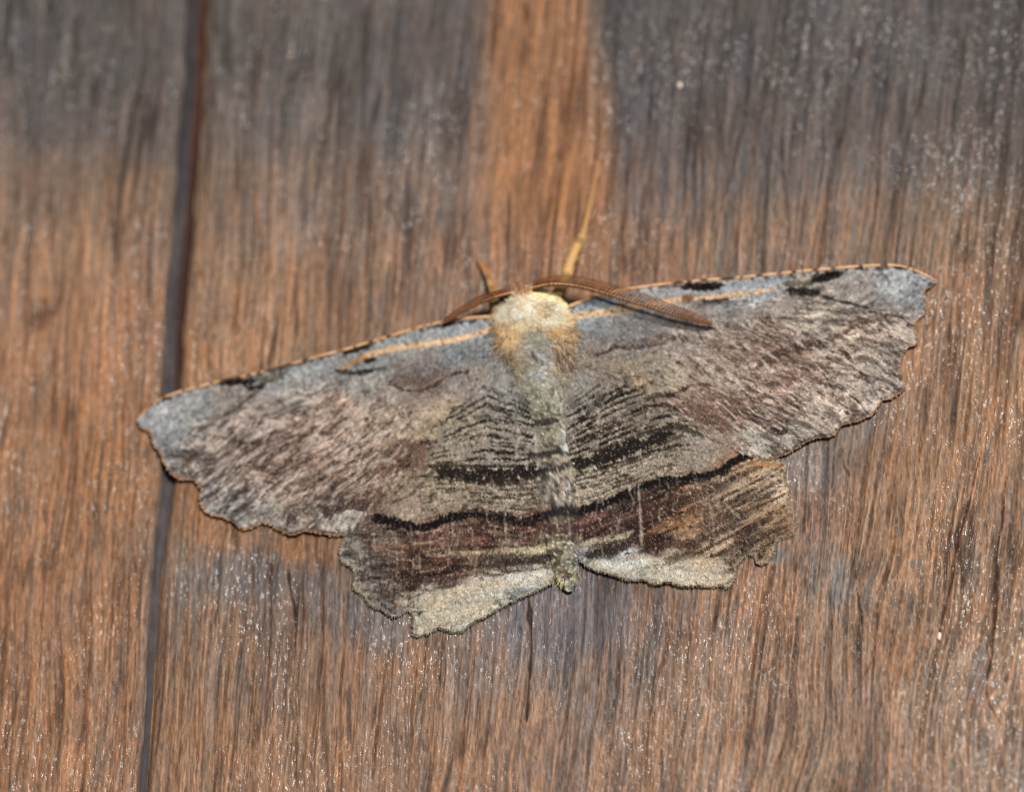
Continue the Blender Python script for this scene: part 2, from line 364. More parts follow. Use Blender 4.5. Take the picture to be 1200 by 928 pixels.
# tongue of the board, seen at the bottom of the joint
ys = np.arange(-300, 1241, 3.0); xs = np.linspace(-16, 16, 22)
Y, O = np.meshgrid(ys, xs, indexing='ij'); X = gapx(Y)+O
dep = np.interp(Y, [-300, 250, 420, 600, 700, 1240], [-1.0, -.95, -.62, -.50, -.42, -.42])
h = dep+(fbm(O/4, Y/40, 121, 3)-.5)*.14 - .16*np.clip(O/12, 0, 1)
C = lerp(np.array([56, 51, 53.]), np.array([90, 82, 82.]), fbm(O/5, Y/60, 125, 3)[..., None])
C = lerp(C, np.array([52, 29, 22.]), (sm(-1, 5, O)*sm(640, 400, Y)*.9)[..., None]); C = lerp(C, np.array([80, 46, 32.]), (sm(2, 7, O)*sm(330, 60, Y)*.7)[..., None])  # right half darkened: shadow of the right plank's edge put into the colour
C = lerp(C, np.array([44, 40, 42.]), (sm(3, -2, O)*sm(330, 60, Y)*.7)[..., None])
V = P(X, Y, h); ny, nx = X.shape; idx = np.arange(ny*nx).reshape(ny, nx)
F = np.stack([idx[:-1, :-1], idx[1:, :-1], idx[1:, 1:], idx[:-1, 1:]], -1).reshape(-1, 4)
mesh_obj('tongue', V.reshape(-1, 3), F, M_gap, wall, alb(C.reshape(-1, 3)), label='dark grey strip at the bottom of the joint')

# ------------------------------------------------------------------ moth: wing outlines (chart px)
FL_cost = [(600, 378), (580, 372), (560, 372), (540, 374), (520, 377), (490, 384), (460, 393), (430, 402), (400, 411), (360, 421), (320, 433), (290, 440), (260, 446), (230, 454), (208, 460), (190, 467), (175, 477), (161, 491)]
FL_out = [(165, 501), (176, 506), (178, 518), (188, 532), (193, 544), (202, 556), (213, 562), (226, 563), (235, 573), (234, 588), (244, 602), (258, 605), (271, 611), (284, 620), (297, 618), (309, 613), (324, 619), (342, 627), (360, 622), (380, 626), (402, 628)]
FL_in = [(430, 614), (455, 592), (478, 572), (500, 552), (506, 535), (514, 514), (536, 491), (556, 470), (572, 445), (600, 430), (612, 405)]
FR_cost = [(645, 374), (662, 362), (690, 350), (720, 342), (742, 338), (770, 334), (800, 331), (830, 328), (860, 326), (890, 323), (920, 320), (950, 317), (985, 314), (1010, 312), (1035, 311), (1055, 312), (1077, 319), (1097, 329)]
FR_out = [(1092, 337), (1084, 341), (1083, 354), (1086, 366), (1072, 379), (1073, 391), (1076, 401), (1062, 410), (1056, 423), (1056, 440), (1060, 455), (1046, 466), (1033, 470), (1024, 484), (1005, 494), (986, 499), (975, 511), (952, 515), (927, 529), (900, 539), (878, 535)]
FR_in = [(864, 530), (851, 522), (821, 508), (797, 496), (762, 472), (731, 447), (700, 434), (680, 428), (645, 420)]
HL = [(640, 500), (600, 440), (560, 440), (500, 480), (440, 560), (395, 600), (404, 628), (399, 644), (401, 657), (413, 664), (416, 676), (414, 688), (425, 696), (434, 708), (449, 714), (462, 722), (478, 714), (485, 726), (484, 744),
      (499, 742), (513, 735), (528, 739), (541, 738), (553, 729), (568, 721), (591, 709), (615, 697), (634, 689), (652, 676), (664, 650), (655, 560)]
HR = [(645, 500), (665, 440), (700, 420), (780, 450), (850, 480), (900, 500), (905, 537), (921, 545), (917, 560), (924, 573), (922, 590), (931, 608), (929, 626), (912, 631), (908, 640), (900, 657), (889, 660), (884, 650), (872, 652), (862, 664), (861, 676),
      (853, 688), (843, 684), (834, 687), (818, 685), (802, 686), (782, 681), (766, 683), (753, 678), (737, 679), (721, 673), (698, 667), (683, 659), (664, 640), (655, 560)]
def jag(poly, seed, a=1.6):
    p = np.array(poly); n = len(p); t = np.arange(n)
    p[:, 0] += (vn(p[:, 0]/4, p[:, 1]/4, seed)-.5)*a; p[:, 1] += (vn(p[:, 0]/4+9, p[:, 1]/4, seed+1)-.5)*a
    return p
oFL = np.vstack([smooth(FL_cost, 4), jag(smooth(FL_out, 4), 201), smooth(FL_in, 3)])
oFR = np.vstack([smooth(FR_cost, 4), jag(smooth(FR_out, 4), 203), smooth(FR_in, 3)])
oHL = jag(smooth(HL, 4, True), 205); oHR = jag(smooth(HR, 4, True), 207)

ca, sa = math.cos(math.radians(8)), math.sin(math.radians(8))
def mframe(x, y):                        # moth frame: across the wings, down the body
    dx, dy = x-636, y-430
    return dx*ca-dy*sa, dx*sa+dy*ca
def wing_h(x, y, hind):
    a, b = mframe(x, y)
    d = np.clip(np.abs(a)/480, 0, 1)
    h = .40+1.1*(1-d)**1.7
    h = h*(1-.62*sm(20, 240, b))
    th = np.arctan2(b+60, np.abs(a)+1)
    if hind:
        h = h-.07+.045*np.sin(th*34)*sm(90, 300, np.abs(a))+.09*(fbm(x/60, y/60, 223, 2)-.5)
        h += .10*sm(.45, .7, vn(x/30, y/30, 221))*sm(600, 690, y)
    else:
        h += .045*np.sin(th*34)*sm(90, 300, np.abs(a))
        h += .09*(fbm(x/60, y/60, 223, 2)-.5)
        h -= .0
    h += (vn(x/2.3, y/2.3, 225)-.5)*.014+(vn(x/6, y/6, 226)-.5)*.010
    return np.maximum(h, .07)

# ------------------------------------------------------------------ moth: colour charts of the wings
H0, W0 = 928, 1200
yy, xx = np.mgrid[0:H0, 0:W0].astype(float)
N2 = vn(xx/1.7, yy/1.7, 301); N3 = vn(xx/3.1, yy/3.1, 302); N6 = vn(xx/6, yy/6, 303); N14 = fbm(xx/16, yy/16, 304, 3); N2b = vn(xx/2.1+50, yy/2.1, 305)
def stroke(cv, pts, w, c, a=1., soft=1.3, rough=2.2, brk=0., taper=True):
    p = smooth(pts, 5) if len(pts) > 2 else np.array(pts, float)
    if len(p) == 1: p = np.vstack([p, p+.01])
    m_ = w+soft+rough+3
    x0, x1 = int(max(0, p[:, 0].min()-m_)), int(min(W0, p[:, 0].max()+m_+1)); y0, y1 = int(max(0, p[:, 1].min()-m_)), int(min(H0, p[:, 1].max()+m_+1))
    S = np.s_[y0:y1, x0:x1]
    d, t, _, _ = pdist(xx[S], yy[S], p)
    n = (N3[S]-.5)*.5+(N6[S]-.5)*.5+(N2[S]-.5)*.5
    ww = w*(np.clip(np.minimum(t, 1-t)*6+.35, 0, 1) if taper else 1)
    al = a*sm(soft, -soft, d+n*rough*1.6-ww)
    if brk: al = al*sm(brk-.18, brk+.1, N2[S]*.55+N3[S]*.45)
    cv[S] = lerp(cv[S], np.array(c, float), al[..., None])
def flecks(cv, mask, noise, lo, hi, c, a):
    cv[:] = lerp(cv, np.array(c, float), (sm(lo, hi, noise)*mask*a)[..., None])

FWC = [(190, 488, 142, 144, 146), (230, 478, 132, 132, 132), (270, 468, 130, 122, 116), (330, 437, 128, 130, 132), (207, 525, 116, 118, 120), (235, 553, 104, 94, 90), (225, 535, 104, 92, 88), (260, 585, 98, 96, 94),
 (255, 600, 112, 114, 116), (300, 600, 118, 116, 112), (300, 490, 132, 120, 114), (300, 545, 108, 90, 82), (270, 530, 128, 114, 106), (350, 465, 132, 126, 120), (350, 500, 148, 128, 116), (345, 545, 112, 92, 82), (350, 580, 116, 98, 88),
 (360, 612, 128, 120, 112), (395, 480, 148, 126, 112), (420, 445, 124, 122, 118), (400, 540, 130, 108, 94), (396, 598, 92, 78, 72), (430, 588, 94, 74, 64), (420, 510, 146, 126, 110), (460, 500, 136, 120, 104),
 (450, 565, 96, 74, 62), (470, 530, 104, 82, 70), (480, 462, 124, 114, 106), (500, 432, 108, 102, 100), (490, 448, 106, 92, 84), (480, 398, 134, 134, 130), (545, 386, 132, 136, 140), (540, 410, 108, 114, 118), (560, 440, 122, 114, 106), (560, 415, 110, 112, 114),
 (500, 488, 140, 126, 110), (520, 500, 146, 132, 110), (490, 532, 92, 72, 60), (475, 580, 118, 100, 82), (395, 615, 140, 138, 130), (370, 430, 130, 132, 132), (430, 425, 118, 120, 118),
 (700, 380, 122, 127, 130), (740, 395, 112, 112, 112), (700, 410, 114, 106, 100), (690, 360, 126, 134, 140), (760, 432, 126, 116, 106), (800, 405, 126, 116, 110), (740, 352, 140, 138, 136), (860, 362, 126, 126, 124), (885, 334, 140, 144, 148), (930, 365, 134, 126, 118), (800, 440, 138, 126, 112),
 (780, 445, 132, 122, 106), (850, 418, 116, 98, 88), (900, 395, 118, 100, 88), (860, 395, 126, 112, 104), (960, 368, 130, 122, 112), (1000, 340, 130, 126, 122), (1055, 335, 142, 144, 145), (1073, 348, 116, 118, 120), (1045, 382, 108, 96, 90), (1000, 395, 132, 118, 106),
 (1045, 425, 128, 118, 110), (1000, 450, 142, 130, 120), (1035, 455, 122, 114, 108), (940, 425, 106, 84, 74), (900, 455, 114, 92, 80), (860, 480, 104, 84, 74), (820, 480, 104, 84, 74), (905, 490, 116, 100, 92), (960, 475, 128, 116, 106), (885, 522, 134, 130, 122), (780, 475, 110, 92, 80), (930, 510, 128, 122, 114),
 (725, 445, 132, 118, 98), (745, 450, 138, 124, 100), (690, 430, 124, 112, 98)]
HWC = [(590, 465, 134, 130, 118), (550, 500, 136, 126, 106), (590, 530, 128, 120, 104), (520, 580, 142, 130, 104), (600, 580, 140, 130, 108), (480, 600, 140, 126, 104), (450, 632, 98, 76, 64), (500, 635, 92, 62, 50), (560, 635, 92, 62, 50), (620, 622, 76, 48, 40),
 (430, 685, 116, 100, 88), (412, 655, 138, 126, 112), (480, 668, 64, 42, 34), (520, 662, 78, 52, 42), (600, 650, 112, 92, 74), (550, 650, 108, 82, 66), (635, 645, 150, 138, 110), (500, 705, 172, 158, 134), (545, 715, 176, 170, 152), (570, 695, 176, 166, 142), (620, 680, 170, 170, 164), (465, 700, 112, 94, 80), (452, 712, 118, 108, 100), (500, 735, 180, 170, 148),
 (700, 485, 130, 120, 102), (740, 475, 114, 104, 88), (720, 560, 144, 134, 112), (770, 540, 142, 132, 110), (820, 525, 136, 126, 108), (700, 575, 156, 146, 122), (740, 600, 62, 40, 34), (700, 615, 84, 54, 44), (780, 585, 72, 48, 38), (850, 565, 122, 92, 68), (885, 570, 148, 114, 84), (902, 600, 152, 110, 74),
 (918, 572, 170, 146, 116), (800, 608, 130, 94, 66), (835, 620, 92, 60, 44), (872, 630, 78, 50, 38), (760, 630, 66, 42, 34), (710, 642, 92, 74, 60), (740, 660, 182, 180, 170), (800, 665, 172, 162, 136), (838, 672, 176, 166, 138), (700, 658, 170, 172, 164), (815, 645, 130, 104, 78), (922, 618, 146, 98, 62), (895, 645, 128, 96, 66), (850, 645, 140, 112, 84)]
cF = shep(xx, yy, FWC, 9, 2.2); cH = shep(xx, yy, HWC, 8, 2.2)*np.array([1.03, 1.02, 1.09])
# wing polar coordinates for streaks along the veins
def polar(x, y):
    a, b = mframe(x, y); return np.arctan2(b+75, np.abs(a)+2), np.hypot(a, b+75), a, b
TH, RR, AA, BB = polar(xx, yy)
TH = TH+(fbm(xx/50, yy/50, 311, 2)-.5)*.10
vs = fbm(TH*62, RR/48, 313, 3)              # soft streaks
vs2 = fbm(TH*150, RR/11, 315, 3)            # fine scale rows
outer = sm(150, 260, np.abs(AA))
cF = cF*(1+.9*((vs-.5)*outer+(vs2-.5)*.8*outer)[..., None])
ws = sm(.57, .70, vs)*outer*sm(-30, 40, BB+np.abs(AA)*.05); cF = lerp(cF, np.array([170, 158, 148.]), (ws*.45)[..., None])
mot = fbm(xx/9+(yy-430)/16*np.sign(xx-636), yy/7, 319, 4); tipc = 1-.85*(sm(438, 462, np.abs(AA))*sm(-8, -22, BB+.02*np.abs(AA))+sm(452, 462, np.abs(AA)))
tipc = np.clip(tipc, .15, 1); cF = cF*(1+.62*((mot-.5)*sm(60, 190, np.abs(AA)+BB*.3)*tipc)[..., None])
cF = cF*np.array([1.11, 1.10, 1.10])
wf = sm(.53, .68, vs2)*sm(.30, .55, N14)*sm(120, 190, np.abs(AA))*sm(-20, 60, BB+np.abs(AA)*.05)
cF = lerp(cF, np.array([186, 172, 160.]), (wf*.8)[..., None])
df = sm(.56, .74, 1-vs2)*sm(.4, .62, 1-N14+ .05)*outer
cF = lerp(cF, np.array([66, 50, 44.]), (df*.7)[..., None])
cF = lerp(cF, cF*np.array([.72, .68, .66]), (sm(.55, .7, fbm(xx/13+4, yy/9, 317, 3))*sm(30, 120, BB+np.abs(AA)*.1)*.6)[..., None])

cF0 = shep(xx, yy, FWC, 9, 2.2)*np.array([1.10, 1.10, 1.10])
dcl = np.minimum(np.interp(xx, *zip(*sorted(FL_cost[1:]))), 9e9); dcr = np.interp(xx, *zip(*sorted(FR_cost)))
dc = np.where(xx < 636, yy-dcl, yy-dcr)
calm = np.clip(.78*sm(46, 18, dc+(N14-.5)*26)+.9*sm(44, 26, np.hypot(xx-196, yy-486))+.9*sm(40, 22, np.hypot(xx-1062, yy-336)), 0, .92)
cF = lerp(cF, cF0*(1+.25*(N3-.5)[..., None]), calm[..., None])
# --- left forewing marks
K = (20, 16, 15); DB = (50, 35, 28)
S_ = lambda *a, **k: stroke(cF, *a, **k)
S_([(580, 380), (568, 388), (545, 395), (515, 401), (480, 405), (450, 411), (428, 418)], 3.5, (222, 180, 136), .95, rough=3, brk=.28, taper=False)
S_([(470, 402), (500, 399), (540, 391), (572, 384)], 1.6, (150, 150, 150), .6)
S_([(430, 418), (412, 425), (398, 433)], 2.2, (170, 122, 76), .9, brk=.3)
S_([(560, 381), (520, 386), (480, 395), (440, 405)], 2.2, (146, 152, 158), .6)
S_([(423, 407), (408, 410), (400, 413)], 3.0, K, .95); S_([(440, 420), (428, 424)], 3.4, K, .85); S_([(438, 434), (420, 437), (400, 436)], 3.2, K, .85, brk=.25); S_([(452, 430), (438, 434)], 2, K, .6, brk=.4)
S_([(402, 437), (392, 433)], 2.0, DB, .7)
S_([(262, 447), (275, 447), (291, 447)], 4.0, K, .95); S_([(290, 453), (300, 454), (311, 451)], 3.4, K, .9, brk=.2); S_([(300, 443), (318, 444), (335, 438)], 4.5, (82, 76, 66), .8, brk=.2)
S_([(309, 453), (291, 467), (270, 484), (249, 496), (228, 508)], 1.7, (52, 44, 40), .85, rough=1.6); S_([(280, 476), (262, 487), (240, 500), (215, 512)], 4, (104, 96, 90), .5)
S_([(189, 469), (200, 466)], 2.2, K, .9)
for t in np.linspace(.05, .9, 22):
    q_ = smooth(FL_cost, 6); p = q_[int(t*(len(q_)-1))]; S_([(p[0], p[1]+2.5), (p[0]-3, p[1]+4.5)], 1.3, K, .75, rough=1)
S_([(252, 511), (267, 514), (291, 519), (321, 516), (351, 510), (371, 513)], 1.7, (70, 50, 42), .75)
S_([(235, 505), (212, 520), (200, 520)], 2, (160, 160, 162), .5); S_([(215, 515), (235, 510), (250, 500)], 3, (160, 156, 154), .4)
S_([(215, 545), (228, 530), (240, 522)], 5, (86, 72, 66), .6); S_([(226, 556), (234, 545)], 3.5, (166, 164, 162), .55); S_([(233, 573), (238, 558), (246, 548)], 4, (72, 64, 60), .6)
S_([(232, 562), (252, 566)], 3, (156, 152, 150), .45); S_([(262, 600), (278, 590)], 7, (132, 134, 134), .5); S_([(240, 590), (252, 580)], 5, (84, 78, 76), .5)
S_([(300, 600), (330, 610)], 9, (138, 136, 132), .4)
S_([(272, 614), (285, 619), (300, 616)], 2, (50, 44, 42), .6); S_([(325, 617), (342, 624), (362, 620), (385, 624), (402, 626)], 2.2, (50, 42, 38), .75)
S_([(338, 520), (310, 535), (285, 545)], 6, (84, 66, 58), .55, brk=.3); S_([(330, 545), (350, 555)], 7, (88, 70, 62), .5, brk=.3)
S_([(376, 592), (384, 600), (386, 608)], 5, (44, 36, 34), .75, brk=.3); S_([(414, 588), (424, 594), (430, 584)], 6, (48, 36, 32), .75, brk=.25); S_([(396, 607), (410, 600), (424, 606), (402, 614)], 4, (178, 178, 170), .7, brk=.35)
S_([(352, 620), (362, 610), (362, 595)], 2, (172, 138, 112), .6); S_([(392, 615), (400, 606)], 5, (160, 160, 152), .6, brk=.3)
S_([(452, 445), (470, 455), (490, 457), (512, 449), (533, 438), (552, 436)], 1.7, (60, 42, 34), .9, rough=2.6); S_([(460, 447), (478, 446), (500, 446), (530, 432)], 7, (94, 76, 68), .55, brk=.25)
S_([(462, 430), (480, 436), (500, 434), (530, 425), (560, 420)], 4, (96, 96, 98), .5, brk=.4)
S_([(560, 428), (570, 440)], 4, (150, 134, 112), .4)
S_([(440, 455), (450, 465), (435, 480)], 5, (112, 98, 92), .45); S_([(455, 432), (452, 444), (446, 456)], 2, (146, 142, 140), .55)
S_([(545, 492), (520, 503), (495, 509), (470, 512)], 5, (166, 150, 124), .7); S_([(560, 470), (530, 485), (500, 500)], 5, (150, 134, 112), .45)
S_([(493, 519), (508, 517), (522, 515), (531, 514)], 2.6, (40, 30, 26), .9); S_([(529, 514), (536, 516)], 3, (146, 142, 138), .7)
S_([(493, 490), (499, 482), (503, 474)], 1.6, (176, 166, 156), .8); S_([(470, 480), (480, 470), (500, 462)], 3, (146, 130, 116), .5)
S_([(431, 549), (438, 542), (448, 539), (458, 539), (467, 543)], 1.7, (184, 172, 162), .85); S_([(430, 500), (426, 515), (430, 532)], 1.7, (172, 154, 138), .6); S_([(440, 490), (434, 505), (436, 525)], 1.6, (172, 154, 138), .5)
for i in range(34):
    rs = np.random.RandomState(900+i); x0 = 300+rs.rand()*160; y0 = 470+rs.rand()*70; L_ = 12+rs.rand()*22; an = math.radians(120+rs.rand()*40)
    S_([(x0, y0), (x0+math.cos(an)*L_*.5+1, y0+math.sin(an)*L_*.5), (x0+math.cos(an)*L_, y0+math.sin(an)*L_)], 1.2, (180, 160, 146) if i % 3 else (92, 70, 60), .5, rough=1.8)
S_([(455, 525), (475, 522), (500, 528)], 9, (92, 70, 60), .55, brk=.3); S_([(480, 545), (495, 540)], 8, (104, 84, 68), .5, brk=.35); S_([(425, 570), (440, 580), (450, 588)], 9, (80, 58, 50), .6, brk=.3)
S_([(500, 550), (492, 560), (486, 566)], 2, (60, 48, 40), .6); S_([(470, 560), (455, 585)], 5, (134, 118, 98), .5)
# --- right forewing marks
S_([(668, 372), (690, 368), (720, 364), (752, 358)], 5.0, (220, 182, 142), .85, rough=3, brk=.33); S_([(740, 360), (780, 354), (800, 350), (830, 349), (860, 345), (890, 342), (908, 337)], 2.8, (212, 172, 134), .9, rough=2.4, brk=.22)
S_([(760, 346), (790, 342), (830, 341), (880, 335), (930, 328)], 2.6, (144, 152, 162), .75)
S_([(806, 336), (820, 337), (840, 335)], 4.2, K, .95); S_([(770, 337), (800, 336)], 2.2, (70, 60, 54), .6, brk=.3); S_([(820, 352), (835, 353), (852, 351)], 2.0, K, .85); S_([(798, 350), (812, 349)], 3.4, (96, 62, 38), .7); S_([(812, 357), (850, 355), (880, 352)], 1.6, (60, 54, 50), .5, brk=.4)
S_([(958, 326), (970, 324), (981, 321)], 4.8, K, .95); S_([(916, 333), (935, 332), (956, 330)], 3.6, (86, 80, 68), .8); S_([(922, 340), (940, 343), (960, 344)], 4.0, K, .9, brk=.2); S_([(935, 337), (950, 340), (968, 336)], 2.5, K, .6, brk=.3)
S_([(955, 345), (987, 354), (1011, 360), (1032, 368)], 1.6, (44, 36, 32), .95, rough=1.5, brk=.2)
S_([(960, 334), (990, 336), (1020, 344)], 6, (140, 128, 120), .5, brk=.3); S_([(1000, 330), (1016, 340)], 6, (112, 98, 92), .4, brk=.4)
S_([(1003, 315), (1012, 315)], 2, K, .8); S_([(1048, 314), (1060, 315)], 2, K, .8); S_([(1016, 316), (1040, 315)], 1.6, (70, 62, 56), .6, brk=.3)
S_([(1088, 334), (1092, 333)], 3.2, (50, 46, 46), .8)
for t in np.linspace(.25, .93, 24):
    q_ = smooth(FR_cost, 6); p = q_[int(t*(len(q_)-1))]; S_([(p[0], p[1]+2.5), (p[0]+3, p[1]+4.0)], 1.2, K, .75, rough=1)
S_([(887, 430), (900, 419), (920, 412), (945, 405), (962, 402)], 4.6, (66, 50, 42), .85, brk=.18); S_([(945, 405), (975, 396), (1005, 381), (1026, 369)], 2.6, (70, 54, 46), .75, brk=.2); S_([(980, 410), (995, 414)], 4, (78, 62, 54), .6, brk=.25)
S_([(1030, 362), (1050, 364), (1075, 362)], 2.6, (88, 80, 76), .5, brk=.25); S_([(1035, 400), (1055, 404)], 6, (92, 78, 72), .5, brk=.3); S_([(1020, 392), (1045, 372)], 5, (96, 82, 74), .5, brk=.3)
S_([(966, 435), (1000, 455), (1040, 450)], 3.2, (168, 156, 144), .6, brk=.25); S_([(985, 415), (1010, 432), (1050, 430)], 3, (160, 148, 138), .5, brk=.3); S_([(1005, 400), (1030, 408)], 3, (168, 158, 148), .45, brk=.3)
S_([(1040, 345), (1072, 352)], 3, (150, 152, 156), .5)
for (a_, b_) in [((1083, 354), (1084, 366)), ((1071, 380), (1074, 401)), ((1060, 411), (1056, 440)), ((1057, 455), (1046, 464)), ((1032, 470), (1023, 484))]: S_([a_, b_], 1.6, (60, 54, 52), .6)
S_([(903, 503), (912, 507), (922, 503)], 4, (42, 36, 34), .8, brk=.25); S_([(930, 495), (950, 500)], 4, (80, 68, 62), .5, brk=.3)
S_([(872, 505), (884, 516), (900, 524)], 7, (170, 166, 152), .7, brk=.3); S_([(920, 520), (944, 508), (975, 500)], 3, (158, 150, 138), .5, brk=.3)
S_([(1000, 494), (984, 499), (975, 509), (950, 514), (927, 527), (899, 538), (880, 534)], 1.8, (44, 38, 34), .85)
S_([(682, 416), (696, 415), (709, 413), (718, 407), (740, 407), (761, 406), (778, 402), (800, 391)], 1.8, (60, 44, 36), .9, rough=3, brk=.15); S_([(720, 402), (750, 402), (785, 394)], 6, (96, 80, 74), .5, brk=.3)
S_([(690, 395), (730, 385), (790, 380)], 9, (98, 98, 100), .45, brk=.45); S_([(850, 370), (900, 362), (940, 358)], 6, (128, 112, 102), .5, brk=.4)
S_([(727, 452), (734, 444), (742, 440), (756, 444), (770, 452)], 1.7, (90, 66, 48), .75, rough=2.2); S_([(730, 455), (745, 456), (760, 458)], 5, (158, 144, 116), .6); S_([(722, 448), (728, 455)], 3, (176, 138, 98), .6)
S_([(752, 470), (762, 465), (778, 462), (794, 463)], 3.2, (40, 30, 26), .92); S_([(794, 460), (803, 454), (822, 449), (832, 452)], 2.0, (62, 44, 36), .8, rough=2.6)
S_([(764, 455), (775, 447), (791, 440), (812, 438), (833, 444), (850, 455)], 4.5, (162, 150, 132), .75, rough=3); S_([(770, 458), (800, 448), (815, 446)], 3, (150, 138, 118), .6)
S_([(821, 405), (838, 418), (857, 440), (872, 448)], 1.7, (178, 164, 152), .7, rough=2); S_([(800, 425), (820, 440)], 8, (118, 98, 88), .4, brk=.3)
for i in range(60):
    rs = np.random.RandomState(950+i); x0 = 790+rs.rand()*250; y0 = 400+(x0-790)*-.02+rs.rand()*85; L_ = 10+rs.rand()*26; an = math.radians(22+rs.rand()*26)
    if x0 > 950: an = math.radians(5+rs.rand()*30)
    S_([(x0, y0), (x0+math.cos(an)*L_*.5, y0+math.sin(an)*L_*.5-1), (x0+math.cos(an)*L_, y0+math.sin(an)*L_)], 1.0, (188, 172, 160) if i % 3 else (78, 58, 50), .55, rough=1.8)
S_([(800, 475), (830, 490), (855, 500)], 10, (86, 62, 54), .6, brk=.3); S_([(770, 478), (782, 486), (800, 492)], 3.5, (170, 162, 148), .55, brk=.35); S_([(780, 490), (820, 505), (855, 520)], 3.5, (100, 88, 72), .5, brk=.3)
S_([(845, 468), (870, 480)], 8, (88, 64, 56), .5, brk=.35); S_([(905, 440), (925, 450)], 9, (98, 76, 66), .5, brk=.35); S_([(890, 405), (870, 412)], 6, (104, 84, 74), .5, brk=.3)

# --- hindwings: striae between guide lines
T_ = lambda *a, **k: stroke(cH, *a, **k)
def guides(A, B, Cc, x, y):
    fa = np.interp(x, *zip(*A)); fb = np.interp(x, *zip(*B)); fc = np.interp(x, *zip(*Cc))
    return np.where(y < fb, (y-fa)/(fb-fa), 1+(y-fb)/(fc-fb)), fb-fa, fc-fb
LA = [(500, 500), (540, 470), (570, 450), (600, 462), (640, 482)]; LB = [(440, 575), (510, 552), (545, 555), (580, 557), (620, 554), (650, 550)]; LC = [(400, 600), (445, 605), (470, 613), (490, 617), (512, 612), (530, 606), (560, 603), (590, 607), (615, 611), (640, 604), (665, 600)]
RA = [(660, 478), (672, 468), (700, 450), (722, 436), (760, 420), (850, 440)]; RB = [(660, 549), (672, 546), (700, 538), (740, 525), (775, 514), (800, 506), (860, 516)]; RC = [(660, 601), (680, 597), (700, 593), (730, 580), (752, 571), (780, 563), (800, 561), (830, 556), (850, 548), (866, 537), (890, 530)]
T_([(596, 438), (608, 460), (616, 490)], 20, (140, 139, 132), .75, rough=6, soft=6); T_([(690, 440), (678, 462), (672, 490)], 14, (142, 140, 134), .75, rough=6, soft=6)
for (gA, gB, gC, left) in ((LA, LB, LC, True), (RA, RB, RC, False)):
    x = xx[400:640]; y = yy[400:640]; sx = (x < 655) if left else (x >= 655)
    s, h1, h2 = guides(gA, gB, gC, x, y)
    s = s+(vn(x/36, y/36, 331)-.5)*.10
    n1 = 10.5; n2 = 7.5
    rd = np.random.RandomState(31 if left else 32)
    for i in range(330):
        lv = rd.choice(np.r_[np.linspace(-.12, .9, 13), np.linspace(1.12, 1.86, 8)]) + rd.randn()*.012
        xc = rd.uniform(500, 652) if left else rd.uniform(664, 800)
        if rd.rand() < .35: xc = rd.uniform(560, 640) if left else rd.uniform(672, 735)
        Ln = rd.uniform(7, 30) if lv < 1 else rd.uniform(10, 34)
        xs_ = np.linspace(xc-Ln/2, xc+Ln/2, 6)
        if left: xs_ = np.clip(xs_, 470, 650)
        else: xs_ = np.clip(xs_, 662, 850)
        fa = np.interp(xs_, *zip(*gA)); fb = np.interp(xs_, *zip(*gB)); fc = np.interp(xs_, *zip(*gC))
        ys_ = np.where(lv < 1, fa+lv*(fb-fa), fb+(lv-1)*(fc-fb))+np.cumsum(rd.randn(6)*.45)
        if ys_.min() < 448: continue
        thin = lv > 1
        T_(list(zip(xs_, ys_)), rd.uniform(.35, .8) if thin else rd.uniform(.5, 1.35), (54, 43, 34) if thin else (32, 26, 21), (.75 if thin else .92)*rd.uniform(.7, 1), rough=1.1, soft=.8, brk=.12)
        if i % 3 == 0: T_(list(zip(xs_, ys_+3)), .8, (176, 168, 152), .5, rough=1.2, soft=.9)
T_([(506, 552), (520, 553), (540, 556), (580, 557), (620, 554), (648, 550)], 7.4, (32, 26, 23), .97, rough=7, brk=.10); T_([(478, 560), (500, 557), (530, 562), (570, 566), (610, 562)], 1.6, (44, 36, 30), .85, rough=2.4, brk=.2); T_([(484, 548), (520, 545), (560, 547), (600, 546)], 1.3, (48, 38, 32), .8, rough=2.2, brk=.25); T_([(500, 562), (510, 549), (530, 545), (560, 548)], 3.5, (60, 52, 42), .6, brk=.3)
T_([(560, 562), (600, 564), (630, 558)], 4, (56, 44, 36), .5, brk=.4)
T_([(670, 546), (700, 538), (740, 525), (770, 514), (790, 508)], 7.2, (32, 27, 24), .97, rough=7, brk=.10); T_([(690, 552), (730, 540), (770, 527), (810, 520)], 1.5, (44, 36, 30), .85, rough=2.4, brk=.2); T_([(690, 530), (730, 516), (770, 503), (800, 497), (826, 503)], 1.3, (48, 38, 32), .8, rough=2.2, brk=.25); T_([(740, 512), (765, 505), (790, 500), (812, 506), (824, 512)], 3.6, (52, 46, 38), .75, brk=.25); T_([(768, 524), (785, 515), (800, 510)], 3, (48, 40, 34), .6, brk=.3)
T_([(452, 590), (480, 580), (500, 562)], 2, (70, 60, 48), .6, brk=.25)
T_([(440, 606), (455, 609), (470, 614), (490, 618), (505, 616), (520, 609), (535, 604), (560, 602), (590, 606), (612, 611), (640, 604), (664, 600)], 5.0, (22, 17, 16), 1., rough=3, taper=False)
T_([(560, 607), (590, 612), (630, 612)], 4, (44, 30, 26), .7)
T_([(664, 600), (685, 597), (702, 593), (730, 580), (752, 571), (780, 563), (800, 562), (830, 557), (850, 548), (866, 537), (890, 531)], 5.0, (22, 17, 16), 1., rough=3.2, taper=False)
T_([(760, 573), (790, 568), (830, 562)], 3, (48, 34, 28), .7)
